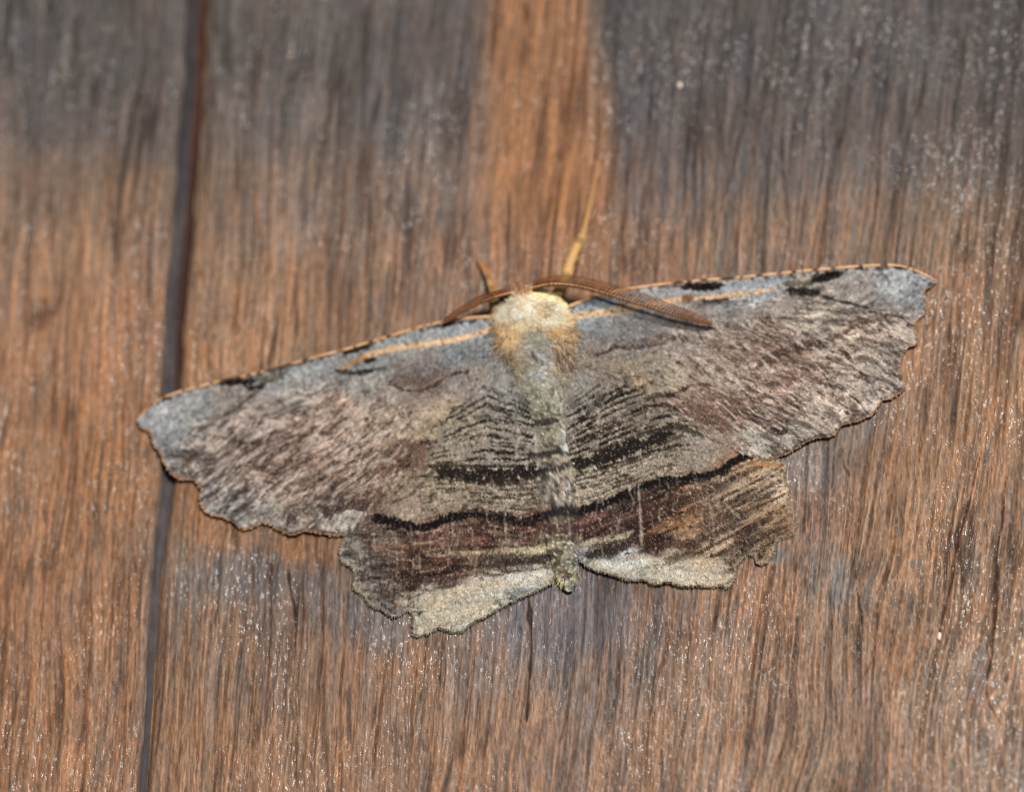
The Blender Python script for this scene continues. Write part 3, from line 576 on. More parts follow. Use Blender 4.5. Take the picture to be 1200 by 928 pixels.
# dark outer field with flecks, vertical pale veins
mL = sm(0, 8, yy-np.interp(xx, *zip(*LC)))*(xx < 660); mR = sm(0, 8, yy-np.interp(xx, *zip(*RC)))*(xx >= 660); mO = mL+mR
cH = cH*(1-.14*mO*sm(840, 760, xx))[..., None]; cH[..., 0] *= 1-.055*mO
for i in range(90):
    rd = np.random.RandomState(3000+i); lf = i % 2; xc = rd.uniform(430, 640) if lf else rd.uniform(690, 915); dy = rd.uniform(8, 74); xs_ = np.linspace(xc-rd.uniform(8, 26), xc+rd.uniform(8, 26), 6)
    ys_ = np.interp(xs_, *zip(*(LC if lf else RC)))+dy+np.cumsum(rd.randn(6)*.7)
    T_(list(zip(xs_, ys_)), rd.uniform(.4, 1.0), (34, 24, 20) if rd.rand() < .5 else (164, 142, 120), rd.uniform(.35, .75), rough=1.6, soft=.9, brk=.2)
hr = fbm(xx/18+yy/40, yy/3.4, 341, 3); hrR = fbm((xx+yy*.8)/20, (yy*.9+xx*.45)/3.2, 343, 3)
hb = np.where(xx < 660, hr, hrR)
cH = cH*(1+1.5*((hb-.5)*mO)[..., None])
flecks(cH, mO, .5*N2+.3*N3+.2*N14, .62, .76, (170, 152, 134), .45)
flecks(cH, mO, 1-(.5*N2b+.5*N6), .62, .8, (30, 22, 20), .55)
vr = fbm(xx/2.3, yy/30, 345, 2); flecks(cH, mO*(xx < 660)*sm(470, 400, xx), vr, .6, .74, (176, 160, 140), .6); flecks(cH, mO*(xx < 500), vr, .60, .75, (150, 132, 114), .35); flecks(cH, mO*(xx < 500), 1-vr, .62, .78, (56, 42, 34), .4)
flecks(cH, mO*sm(800, 860, xx)*sm(645, 620, yy), hrR, .55, .68, (186, 152, 116), .6); flecks(cH, mO*sm(780, 830, xx), 1-hrR, .55, .7, (84, 56, 38), .6)
T_([(500, 650), (540, 648), (590, 646), (625, 646), (650, 640)], 3.0, (176, 160, 130), .62, brk=.35); T_([(600, 645), (630, 643), (655, 636)], 4, (184, 172, 140), .7, brk=.25)
T_([(430, 640), (480, 640), (540, 632)], 3, (134, 100, 78), .5, brk=.35); T_([(430, 632), (470, 634)], 4, (156, 140, 124), .4, brk=.4)
T_([(680, 638), (700, 633), (728, 628), (742, 622)], 3.4, (190, 178, 150), .7, brk=.3); T_([(760, 622), (790, 612), (820, 600), (850, 590)], 6, (150, 108, 76), .5, brk=.3)
T_([(590, 660), (620, 656), (650, 652)], 4.5, (40, 32, 28), .75, brk=.3); T_([(684, 650), (710, 646), (738, 638)], 5, (40, 32, 30), .8, brk=.25); T_([(745, 636), (790, 636), (820, 640)], 6, (50, 34, 28), .6, brk=.25)
T_([(470, 672), (490, 676), (478, 690)], 7, (44, 30, 26), .7, brk=.25); T_([(448, 690), (462, 706)], 6, (70, 54, 44), .5, brk=.35); T_([(408, 648), (420, 652)], 5, (70, 58, 50), .5, brk=.35); T_([(400, 662), (412, 668)], 4, (180, 172, 158), .6, brk=.3)
T_([(404, 630), (418, 640), (425, 652)], 3, (150, 140, 126), .5, brk=.3)
# cream edge patches
for pts_, w_ in ([(490, 708), (520, 700), (550, 700)], 10), ([(492, 728), (520, 722), (548, 716), (575, 704)], 12), ([(530, 692), (560, 688), (600, 680), (630, 676), (650, 670)], 8.5), ([(490, 738), (500, 735)], 6), ([(466, 704), (478, 706)], 3.5):
    T_(pts_, w_, (180, 168, 148), .93, rough=3.5, soft=2)
for pts_, w_ in ([(690, 660), (720, 663), (750, 664)], 7), ([(735, 655), (760, 660), (800, 668)], 9), ([(760, 672), (800, 676), (850, 678)], 10), ([(800, 660), (830, 662), (850, 664)], 8):
    T_(pts_, w_, (180, 170, 152), .93, rough=3.5, soft=2)
for pts_, w_ in ([(590, 676), (620, 676), (645, 670)], 3.5), ([(700, 660), (730, 662), (760, 658)], 5): T_(pts_, w_, (196, 200, 198), .7, rough=3)
T_([(505, 712), (520, 714)], 8, (190, 166, 134), .5)
T_([(528, 705), (545, 706), (562, 704)], 1.5, (108, 96, 80), .8); T_([(580, 690), (600, 694), (620, 694)], 2.2, (124, 124, 120), .6); T_([(560, 690), (590, 694)], 1.5, (150, 140, 118), .6)
T_([(745, 668), (770, 662), (790, 658), (808, 652)], 2.0, (104, 92, 74), .7, brk=.25); T_([(775, 655), (800, 650), (815, 645)], 2.6, (88, 68, 52), .6, brk=.25); T_([(812, 660), (835, 656)], 4, (198, 168, 132), .6); T_([(770, 670), (800, 664)], 2, (120, 104, 80), .5)
T_([(862, 668), (870, 655), (882, 648), (890, 640)], 3, (84, 82, 88), .6); T_([(840, 650), (858, 645)], 3, (60, 44, 36), .6, brk=.3); T_([(905, 640), (895, 655)], 3, (172, 132, 88), .6); T_([(905, 590), (925, 605), (926, 622)], 3.5, (176, 126, 80), .6)  # the blue-grey arc is a small edge shadow painted in
for pts_, w_ in (([(500, 722), (540, 708), (590, 688), (640, 676)], 6), ([(720, 668), (780, 672), (840, 676)], 6)): T_(pts_, w_, (188, 182, 168), .6, rough=4, soft=2.5)
T_([(748, 568), (750, 600), (752, 640)], 1.5, (176, 160, 148), .85, rough=1.2, brk=.12); T_([(826, 570), (834, 600), (838, 640)], 2, (160, 140, 122), .5, brk=.35); T_([(850, 590), (868, 608)], 1.2, (190, 160, 130), .6); T_([(880, 595), (892, 620)], 1.6, (180, 150, 120), .5); T_([(560, 640), (555, 680)], 1.4, (160, 146, 128), .5, brk=.3)
T_([(540, 618), (535, 640)], 1.3, (160, 146, 130), .5, brk=.3); T_([(588, 602), (540, 598)], 1.0, (190, 186, 170), .3, brk=.3)
for i in range(46):
    rs = np.random.RandomState(700+i); x0 = 480+rs.rand()*330; 
    if 640 < x0 < 680: continue
    y0 = np.interp(x0, *zip(*(LC if x0 < 660 else RC)))-12+rs.rand()*60; L_ = 8+rs.rand()*16
    T_([(x0, y0), (x0+rs.randn()*1.2, y0+L_*.5), (x0+rs.randn()*2, y0+L_)], .8, (184, 174, 156), .5, rough=1.2, brk=.3)
T_([(920, 548), (905, 545), (880, 543)], 2.2, (176, 122, 80), .7)
# scale grain on everything
for FI, sgn in ((FL_in, 1), (FR_in, -1)):   # no hard seam where the forewing lies on the hindwing
    S = np.s_[395:640, 400:660] if sgn > 0 else np.s_[395:560, 660:900]
    d, _, _, _ = pdist(xx[S], yy[S], smooth(FI, 3)); k_ = sm(15, 2, d+(N3[S]-.5)*14+(N6[S]-.5)*12)
    cF[S] = lerp(cF[S], cH[S], (k_*.85)[..., None])
mid = sm(640, 600, yy)*sm(420, 450, yy)*sm(430, 500, xx)*sm(880, 800, xx)
flecks(cH, mid, N2*.5+N3*.5, .68, .84, (190, 184, 174), .36); flecks(cH, mid, 1-(N2b*.6+N6*.4), .68, .84, (60, 48, 40), .4)
for i in range(420):
    rs = np.random.RandomState(2000+i)
    if i % 2:
        x0 = 225+rs.rand()*260; y0 = 460+(480-x0)*.12+rs.rand()*110; an = math.radians(118+rs.rand()*42)
    else:
        x0 = 770+rs.rand()*285; y0 = 372-(x0-770)*.02+rs.rand()*135; an = math.radians(16+rs.rand()*34)
    L_ = 5+rs.rand()*17; k_ = rs.rand()
    S_([(x0, y0), (x0+math.cos(an)*L_*.5+rs.randn(), y0+math.sin(an)*L_*.5+rs.randn()), (x0+math.cos(an)*L_, y0+math.sin(an)*L_)], .5+.7*rs.rand(), (206, 190, 176) if k_ < .58 else (58, 43, 36), .6+.35*rs.rand(), rough=1.6, soft=.9, brk=.2)
for pts_, c_ in (([(560, 400), (470, 430), (360, 470), (262, 520)], (150, 136, 124)), ([(560, 415), (470, 470), (380, 530), (300, 590)], (156, 140, 126)), ([(570, 425), (500, 480), (440, 540), (400, 600)], (156, 142, 126)), ([(540, 402), (430, 430), (320, 460), (215, 500)], (146, 140, 134)),
                 ([(700, 375), (820, 375), (940, 375), (1070, 365)], (156, 144, 132)), ([(700, 385), (820, 405), (940, 425), (1052, 450)], (160, 146, 132)), ([(700, 395), (800, 430), (900, 480), (980, 505)], (160, 146, 132)), ([(695, 400), (760, 440), (840, 495), (880, 525)], (156, 140, 124)), ([(700, 380), (830, 392), (950, 400), (1070, 400)], (158, 146, 134))):
    S_(pts_, .9, c_, .42, rough=1.6, brk=.25)
oz = sm(800, 840, xx)*sm(540, 560, yy); cH = lerp(cH, cH.mean(-1, keepdims=True)*np.array([1.10, .98, .87]), (oz*.55)[..., None])
for i in range(150):
    rs = np.random.RandomState(4000+i); lf = i % 2
    if lf: x0 = 215+rs.rand()*250; y0 = 462+(470-x0)*.12+rs.rand()*95; an = math.radians(132+rs.rand()*26)
    else: x0 = 800+rs.rand()*235; y0 = 362+rs.rand()*125; an = math.radians(20+rs.rand()*24)
    L_ = 18+rs.rand()*30; bw = rs.randn()*3
    S_([(x0, y0), (x0+math.cos(an)*L_*.5-math.sin(an)*bw, y0+math.sin(an)*L_*.5+math.cos(an)*bw), (x0+math.cos(an)*L_, y0+math.sin(an)*L_)], .45+.5*rs.rand(), (208, 194, 182) if rs.rand() < .62 else (56, 42, 36), .5+.35*rs.rand(), rough=1.3, soft=.8, brk=.15)
S_([(255, 448), (275, 446), (300, 446)], 4.6, K, .9, rough=2.6); S_([(402, 415), (418, 409), (434, 404)], 3.6, K, .9, rough=2.4); S_([(798, 337), (820, 336), (846, 334)], 4.6, K, .9, rough=2.6); S_([(950, 327), (968, 325), (986, 320)], 4.8, K, .9, rough=2.6); S_([(500, 385), (540, 378), (560, 376)], 1.5, K, .6, brk=.3); S_([(310, 440), (350, 427), (395, 415)], 1.5, K, .6, brk=.35)
for (poly_, cv, cc_) in ((FL_out, cF, (168, 118, 78)), (FR_out, cF, (164, 122, 90)), (HL[6:29], cH, (160, 146, 122)), (HR[6:33], cH, (166, 146, 118))):
    q_ = smooth(poly_, 3); x0, x1, y0, y1 = int(q_[:, 0].min())-5, int(q_[:, 0].max())+5, int(q_[:, 1].min())-5, int(q_[:, 1].max())+5; S = np.s_[y0:y1, x0:x1]
    d, _, _, _ = pdist(xx[S], yy[S], q_); cv[S] = lerp(cv[S], np.array(cc_, float), (sm(3.6, .8, d+(N2[S]-.5)*2)*.75)[..., None])  # margins tinted warm: glow of light through the wing edge, painted in
for cv in (cF, cH):
    g = (N2-.5)*.32*(1-.5*calm*(cv is cF))+(N2b-.5)*.20+(N3-.5)*.20+(N6-.5)*.12
    cv *= (1+g)[..., None]
    cv *= (1+.12*(fbm(xx/30, yy/30, 351, 2)-.5))[..., None]
flecks(cF, 1-.7*calm, N2*.6+N2b*.4, .74, .84, (196, 188, 178), .55); flecks(cF, np.ones_like(xx), 1-(N2*.5+N3*.5), .72, .86, (46, 40, 38), .5)
flecks(cH, sm(.5, .6, N14), N2*.6+N2b*.4, .78, .88, (190, 182, 166), .4)

def sample(cv, x, y):
    x = np.clip(x, 0, W0-1.01); y = np.clip(y, 0, H0-1.01); xi = x.astype(int); yi = y.astype(int); fx = (x-xi)[..., None]; fy = (y-yi)[..., None]
    return (cv[yi, xi]*(1-fx)+cv[yi, xi+1]*fx)*(1-fy)+(cv[yi+1, xi]*(1-fx)+cv[yi+1, xi+1]*fx)*fy

def wing(name, outline, cv, hind, parent, label=None):
    x0, x1 = int(outline[:, 0].min())-1, int(outline[:, 0].max())+2; y0, y1 = int(outline[:, 1].min())-1, int(outline[:, 1].max())+2
    Y, X = np.mgrid[y0:y1+1, x0:x1+1].astype(float)
    ins = inside(X, Y, outline)
    # distance to the outline only near it
    near = ins.copy()
    for dy in (-2, -1, 0, 1, 2):
        for dx in (-2, -1, 0, 1, 2): near |= np.roll(np.roll(ins, dy, 0), dx, 1)
    core = ins.copy()
    for dy in (-2, -1, 0, 1, 2):
        for dx in (-2, -1, 0, 1, 2): core &= np.roll(np.roll(ins, dy, 0), dx, 1)
    band = near & ~core
    d, t, nx, ny = pdist(X[band], Y[band], outline, True)
    inb = ins[band]
    use = ins.copy(); use[band] = inb | (d < .55)
    cell = use[:-1, :-1] & use[1:, :-1] & use[1:, 1:] & use[:-1, 1:]
    # snap the rim
    snap = (~inb) | (d < .5)
    bx = X[band]; by = Y[band]; bx = np.where(snap, nx, bx); by = np.where(snap, ny, by); X[band] = bx; Y[band] = by
    idx = np.arange(X.size).reshape(X.shape)
    F = np.stack([idx[:-1, :-1][cell], idx[1:, :-1][cell], idx[1:, 1:][cell], idx[:-1, 1:][cell]], -1)
    used = np.unique(F); remap = -np.ones(X.size, int); remap[used] = np.arange(len(used)); F = remap[F]
    x = X.ravel()[used]; y = Y.ravel()[used]
    h = wing_h(x, y, hind)
    V = P(x, y, h)
    C = sample(cv, x, y)
    # underside, a scale's thickness below, and the rim that joins them
    Vb = V.copy(); Vb[:, 1] += .00002
    n = len(V)
    E = np.vstack([F[:, [0, 1]], F[:, [1, 2]], F[:, [2, 3]], F[:, [3, 0]]]).astype(np.int64)
    key = np.minimum(E[:, 0], E[:, 1])*n+np.maximum(E[:, 0], E[:, 1])
    u, inv, cnt = np.unique(key, return_inverse=True, return_counts=True)
    B = E[cnt[inv] == 1]
    rim = np.stack([B[:, 1], B[:, 0], B[:, 0]+n, B[:, 1]+n], -1)
    # a coarser underside is not worth the seam: same grid
    allF = np.vstack([F, F[:, ::-1]+n, rim])
    return mesh_obj(name, np.vstack([V, Vb]), allF, M_wing, parent, alb(np.vstack([C, C*.7+np.array([62, 42, 24.])])), label=label)

base = P(np.array(632.), np.array(420.), np.array(0.))
moth = empty('moth', tuple(base))
moth['label'] = 'grey and brown moth with scalloped open wings and cream furry collar, resting on the boards'
moth['category'] = 'moth'
wHL = wing('hindwing', oHL, cH, True, moth); wHR = wing('hindwing', oHR, cH, True, moth)
wFL = wing('forewing', oFL, cF, False, moth); wFR = wing('forewing', oFR, cF, False, moth)

# ------------------------------------------------------------------ tubes and strands
def tube(px, py, h, r, ns=8, colf=None, flat=1.0):
    """tube through chart points; r in px; returns V, F, C-coordinate t"""
    c = P(np.asarray(px, float), np.asarray(py, float), np.asarray(h, float)); n = len(c)
    r = np.asarray(r, float)*.0000483
    tg = np.gradient(c, axis=0); tg /= np.linalg.norm(tg, axis=1)[:, None]+1e-12
    up = np.array([0, -1., 0]); sd = np.cross(tg, up); sd /= np.linalg.norm(sd, axis=1)[:, None]+1e-12
    u2 = np.cross(sd, tg)
    a = np.arange(ns)/ns*2*math.pi
    V = c[:, None]+sd[:, None]*(np.cos(a)[None, :, None]*r[:, None, None])+u2[:, None]*(np.sin(a)[None, :, None]*r[:, None, None]*flat)
    i = np.arange(n-1)[:, None]; j = np.arange(ns)[None]
    F = np.stack([i*ns+j, i*ns+(j+1) % ns, (i+1)*ns+(j+1) % ns, (i+1)*ns+j], -1).reshape(-1, 4)
    V = V.reshape(-1, 3); k = len(V)
    V = np.vstack([V, c[:1], c[-1:]]); jj = np.arange(ns)
    cap = np.vstack([np.stack([np.full(ns, k), (jj+1) % ns, jj, jj], -1), np.stack([np.full(ns, k+1), (n-1)*ns+jj, (n-1)*ns+(jj+1) % ns, (n-1)*ns+(jj+1) % ns], -1)])
    T = np.r_[np.repeat(np.linspace(0, 1, n), ns), 0, 1]
    return V, F, cap, T, u2, sd
def tri(F): return np.vstack([F[:, [0, 1, 2]], F[:, [0, 2, 3]]])
def tube_obj(name, parent, mat, px, py, h, r, ns=8, colf=None, flat=1.0, **kw):
    V, F, cap, T, _, _ = tube(px, py, h, r, ns, flat=flat)
    Ft = np.vstack([tri(F), cap[:, :3]])
    x, y = unP(V)
    return mesh_obj(name, V, Ft, mat, parent, alb(colf(T, x, y)), **kw)

class Strands:
    def __init__(s): s.V = []; s.C = []; s.n = []
    def add(s, pts, r, c):               # pts (n,k,3) world, r (n,k) metres, c (n,k,3)
        n, k, _ = pts.shape
        tg = np.gradient(pts, axis=1); tg /= np.linalg.norm(tg, axis=2, keepdims=True)+1e-12
        view = pts-cam_pos*0-np.array([0, -1., 0]); up = np.array([.3, -1., .1]); up = up/np.linalg.norm(up)
        sd = np.cross(tg, up); sd /= np.linalg.norm(sd, axis=2, keepdims=True)+1e-12; u2 = np.cross(sd, tg)
        ring = []
        for a in (0, 2.094, 4.189): ring.append(pts+sd*(math.cos(a)*r)[..., None]+u2*(math.sin(a)*r)[..., None] if False else pts+sd*(np.cos(a)*r)[..., None]+u2*(np.sin(a)*r)[..., None])
        V = np.stack(ring, 2)            # n,k,3,3
        s.V.append(V.reshape(-1, 3)); s.C.append(np.repeat(c[:, :, None], 3, 2).reshape(-1, 3)); s.n.append((n, k))
    def build(s, name, mat, parent, **kw):
        F = []; o = 0
        for n, k in s.n:
            b = (o+np.arange(n)*k*3)[:, None, None]; i = (np.arange(k-1)*3)[None, :, None]; j = np.arange(3)[None, None]
            F.append(np.stack(np.broadcast_arrays(b+i+j, b+i+(j+1) % 3, b+i+3+(j+1) % 3, b+i+3+j), -1).reshape(-1, 4)); o += n*k*3
        cc = np.vstack(s.C); return mesh_obj(name, np.vstack(s.V), np.vstack(F), mat, parent, np.clip(lin(cc)/(1.0 if name == 'fur' else LUM), 0, .92), kind='stuff', **kw)
def furc(c): return np.clip(lin(c)/.92, 0, .92)
PX = .0000483
def strand_px(x, y, h, ang, L, rise, droop, k, r0, rs, curl=.0):
    """strands rooted at chart point, heading ang (radians in the chart), length L px"""
    t = np.linspace(0, 1, k)[None]
    a = ang[:, None]+curl*rs.randn(len(x))[:, None]*t
    X = x[:, None]+np.cos(a)*L[:, None]*t; Y = y[:, None]+np.sin(a)*L[:, None]*t
    Hh = h[:, None]+rise[:, None]*t-droop[:, None]*t*t
    r = r0[:, None]*(1-.8*t)*PX
    return P(X, Y, Hh), r

# ------------------------------------------------------------------ body: one continuous surface
prof = np.array([  # x, y, half width px, centre height mm, half height mm
 (601, 333, 3, 1.15, .15), (603, 336, 10, 1.15, .55), (607, 343, 16, 1.15, .85), (613, 350, 19, 1.15, .95), (619, 357, 30, 1.15, 1.1), (624, 368, 42, 1.1, 1.0), (627, 385, 49, 1.05, .98), (630, 405, 47, 1.0, .94), (633, 425, 41, .96, .88),
 (637, 450, 34, .9, .86), (641, 480, 29, .8, .76), (645, 510, 27, .72, .68), (650, 550, 25, .62, .60), (655, 600, 23, .52, .52), (659, 635, 20, .48, .46), (662, 660, 16, .45, .42), (664, 676, 12, .42, .36), (666, 686, 8, .40, .26), (668, 693, 3, .38, .1)])
pp = smooth(prof, 14)
pp = pp[:, :]
n = len(pp)
seg = pp[:, 4]
# segment rings on the abdomen
ab = sm(440, 470, pp[:, 1]); ring = ab*(np.abs(((pp[:, 1]-440)/27) % 1-.5)*2)**4*.05
cpos = P(pp[:, 0], pp[:, 1], pp[:, 3])
tg = np.gradient(cpos, axis=0); tg /= np.linalg.norm(tg, axis=1)[:, None]; sd = np.cross(tg, [0, -1., 0]); sd /= np.linalg.norm(sd, axis=1)[:, None]
NS = 84; a = np.arange(NS)/NS*2*math.pi
rw = (pp[:, 2]*PX*(1-ring))[:, None]; rh = (pp[:, 4]*MM*(1-ring))[:, None]
nz = 1+.05*(vn(np.arange(n)[:, None]/2.5, np.cos(a)[None]*9+np.sin(a)[None]*5+20, 361)-.5)
V = cpos[:, None]+sd[:, None]*(np.cos(a)[None]*rw*nz)[..., None]+np.array([0, -1., 0])*(np.sin(a)[None]*rh*nz)[..., None]
V = V.reshape(-1, 3)
i = np.arange(n-1)[:, None]; j = np.arange(NS)[None]
F = np.stack([i*NS+j, i*NS+(j+1) % NS, (i+1)*NS+(j+1) % NS, (i+1)*NS+j], -1).reshape(-1, 4)
V = np.vstack([V, cpos[:1], cpos[-1:]]); k = n*NS; jj = np.arange(NS)
Ft = np.vstack([tri(F), np.stack([np.full(NS, k), (jj+1) % NS, jj], -1), np.stack([np.full(NS, k+1), (n-1)*NS+jj, (n-1)*NS+(jj+1) % NS], -1)])
bodyC = [(604, 340, 150, 110, 84), (625, 360, 250, 236, 190), (650, 365, 244, 226, 178), (596, 368, 244, 226, 178), (590, 390, 200, 168, 120), (665, 385, 200, 165, 118), (630, 400, 130, 130, 126), (632, 420, 124, 124, 122), (600, 430, 132, 124, 108), (660, 430, 150, 140, 124),
 (636, 450, 142, 142, 138), (620, 475, 138, 137, 128), (655, 475, 146, 147, 143), (640, 490, 126, 122, 110), (645, 530, 124, 120, 108), (630, 530, 152, 148, 140), (665, 530, 160, 158, 154), (650, 580, 134, 130, 116), (665, 585, 150, 150, 148), (640, 585, 148, 146, 136),
 (655, 615, 92, 72, 60), (660, 640, 134, 122, 94), (662, 665, 158, 148, 112), (666, 685, 172, 160, 118)]
bodyC = [(p[0], p[1], p[2]*1.03, p[3], p[4]*.94) for p in bodyC]
bodyC = [(p[0], p[1], p[2], p[3], p[4]) for p in bodyC]
cB = shep(xx[320:720, 540:740], yy[320:720, 540:740], bodyC, 7, 2.2)
full = np.zeros((H0, W0, 3)); full[320:720, 540:740] = lerp(cB, cH[320:720, 540:740], (sm(500, 560, yy[320:720, 540:740])*.8)[..., None])
def U_(*a, **k): stroke(full, *a, **k)
U_([(616, 497), (630, 496), (642, 494), (656, 492)], 3.8, (42, 38, 32), .95, rough=3, brk=.15); U_([(622, 484), (640, 482), (652, 486)], 2.4, (76, 74, 60), .6, brk=.35); U_([(634, 476), (645, 478)], 5, (104, 102, 82), .5, brk=.3)
U_([(632, 533), (645, 531), (660, 529)], 4.0, (40, 36, 32), .95, rough=3, brk=.15); U_([(640, 515), (648, 520)], 7, (96, 92, 72), .5, brk=.35); U_([(620, 505), (628, 515), (626, 528)], 3.4, (172, 170, 160), .7, brk=.2)
U_([(660, 545), (672, 542)], 3.2, (38, 34, 32), .8, brk=.2); U_([(625, 552), (645, 550), (664, 548)], 4.0, (40, 34, 30), .8, brk=.25); U_([(657, 503), (664, 515), (662, 530)], 4, (180, 184, 186), .7, brk=.2)
U_([(647, 560), (652, 570), (653, 580)], 1.8, (36, 32, 30), .8, brk=.2); U_([(636, 570), (640, 590)], 4, (160, 158, 150), .5, brk=.25); U_([(664, 560), (668, 590)], 2.2, (182, 184, 186), .6, brk=.25)
U_([(634, 603), (655, 599), (676, 600)], 5.0, (26, 22, 21), 1, rough=3.5); U_([(640, 618), (660, 620), (676, 615)], 5.5, (62, 40, 34), .8, brk=.25); U_([(650, 605), (656, 625)], 1.0, (184, 176, 160), .6, brk=.2); U_([(666, 604), (668, 630)], 1.0, (184, 176, 160), .6, brk=.2)
U_([(644, 650), (655, 655), (648, 662)], 3, (50, 42, 32), .6, brk=.3); U_([(658, 672), (664, 670), (668, 676)], 2.4, (80, 60, 34), .8, brk=.2)
# central crest of the thorax
U_([(628, 415), (636, 419), (641, 424), (638, 431), (630, 434)], 1.8, (168, 172, 176), .85, rough=1.2); U_([(622, 412), (628, 420), (632, 426)], 1.8, (62, 46, 40), .85, brk=.1); U_([(634, 424), (636, 428)], 1.6, (60, 46, 40), .8)
U_([(615, 438), (628, 440), (640, 440)], 3, (150, 154, 156), .7, brk=.3)
U_([(670, 450), (672, 500), (671, 545)], 1.6, (176, 172, 160), .6, brk=.3); U_([(622, 505), (616, 520), (622, 545)], 1.4, (176, 172, 160), .5, brk=.3)
U_([(645, 556), (650, 575), (656, 592)], 2.2, (178, 178, 174), .6, brk=.2)
flecks(full, np.ones_like(xx), N2*.5+N2b*.5, .68, .82, (182, 178, 168), .6); flecks(full, sm(440, 470, yy)*sm(655, 635, yy), 1-(N2b*.5+N6*.5), .60, .76, (40, 34, 30), .7)
full *= (1+((N2-.5)*.45+(N3-.5)*.3))[..., None]
x, y = unP(V)
mesh_obj('body', V, Ft, M_body, moth, alb(sample(full, x, y)))
def body_h(x, y):                        # top of the body at a chart point, mm
    yc = np.clip(y, 334, 692)
    cx = np.interp(yc, pp[:, 1], pp[:, 0]); hw = np.interp(yc, pp[:, 1], pp[:, 2]); hc = np.interp(yc, pp[:, 1], pp[:, 3]); hh = np.interp(yc, pp[:, 1], pp[:, 4])
    q_ = np.clip(1-((x-cx)/hw)**2, 0, 1)
    return hc+hh*np.sqrt(q_)

# ------------------------------------------------------------------ fur of collar and thorax
rs = np.random.RandomState(5)
st = Strands()
def fur(n, xs, ys, angf, L, colf, r0=.75, rise=.35, droop=.5, sink=.06, k=4, curl=.35):
    x = xs; y = ys
    h = np.maximum(body_h(x, y)-sink, wing_h(x, y, False)*.9)
    ang = angf(x, y)+(vn(x/5.5, y/5.5, 371)-.5)*1.5; Ls = L*(.5+.8*rs.rand(len(x)))*(.6+.8*vn(x/7, y/7, 373))
    p, r = strand_px(x, y, h, ang, Ls, rise*(.4+rs.rand(len(x))), droop*(.4+rs.rand(len(x))), k, r0*(.7+.6*rs.rand(len(x))), rs, curl)
    c = colf(x, y)*(1+.28*(rs.rand(len(x), 1)-.5))*(.80+.44*vn(x/4.5, y/4.5, 375))[:, None]; c = np.repeat(c[:, None], k, 1)
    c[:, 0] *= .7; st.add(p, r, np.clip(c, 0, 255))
# collar: dense cream tuft
n = 4200; u = rs.rand(n); v = rs.rand(n)**1.4; ang0 = (u-.5)*2
x = 622+ang0*38; y = 355+(ang0**2)*18+v*24
def cream(x, y):
    t = sm(362, 394, y)[:, None]; e = sm(30, 48, np.abs(x-622))[:, None]
    c = lerp(np.array([255, 243, 214.]), np.array([214, 182, 138.]), t); return lerp(lerp(c, np.array([224, 186, 142.]), e*.7), np.array([210, 166, 120.]), (sm(.55, .72, vn(x/5+7, y/4, 381))*.75)[:, None])
fur(n, x, y, lambda x, y: np.pi/2-(x-622)/55+rs.randn(len(x))*.35, 10, cream, r0=.5, rise=.32, droop=.35, curl=.6)
n = 2600; u = rs.uniform(-1, 1, n); x = 622+u*40; y = 349+u*u*16+rs.rand(n)*12
fur(n, x, y, lambda x, y: np.where(rs.rand(len(x)) < .5, -np.pi/2+(x-622)/38, np.pi/2-(x-622)/50)+rs.randn(len(x))*.6, 8, cream, r0=.55, rise=.3, droop=.3)
# side tufts sweeping back over the wing bases
for s_, cx in ((-1, 594), (1, 663)):
    n = 1250; v = rs.rand(n)**1.15; x = cx+s_*v*11+rs.randn(n)*(7+5*v); y = 368+v*62
    def cs(x, y):
        t = sm(376, 432, y)[:, None]; c = lerp(np.array([218, 184, 142.]), np.array([158, 138, 116.]), t)
        d = (rs.rand(len(x), 1) < .24+.18*t); c = np.where(d, np.array([92, 66, 44.]), c); return c
    fur(n, x, y, lambda x, y: np.pi/2-s_*(.32+.1*rs.randn(len(x)))+(.0), 14, cs, r0=.45, rise=.18, droop=.32, curl=.6)
# head tuft between the antennae
n = 700; x = 606+rs.randn(n)*9; y = 343-(x-606)*.22+rs.randn(n)*3.0
fur(n, x, y, lambda x, y: rs.uniform(-np.pi, np.pi, len(x)), 5, lambda x, y: np.array([(196, 158, 116), (170, 168, 154), (120, 74, 46), (206, 176, 136)])[rs.randint(4, size=len(x))].astype(float), r0=.6, rise=.15, droop=.1)
# grey middle of the thorax
n = 1900; x = 631+rs.randn(n)*21; y = 376+rs.rand(n)*70
def greyc(x, y):
    c = np.tile(np.array([126, 128, 128.]), (len(x), 1)); k_ = rs.rand(len(x), 1)
    c = np.where(k_ < .22, np.array([70, 62, 58.]), c); c = np.where(k_ > .80, np.array([172, 168, 158.]), c)
    f = sm(408, 386, y)[:, None]; k2 = sm(13, 7, np.hypot(x-635, y-424))[:, None]; c = lerp(c, sample(full, x, y), k2); return lerp(c, np.array([206, 180, 140.]), f*.6)
fur(n, x, y, lambda x, y: np.pi/2-(x-630)/90+rs.randn(len(x))*.5, 5, greyc, r0=.45, rise=.10, droop=.2, curl=.8)
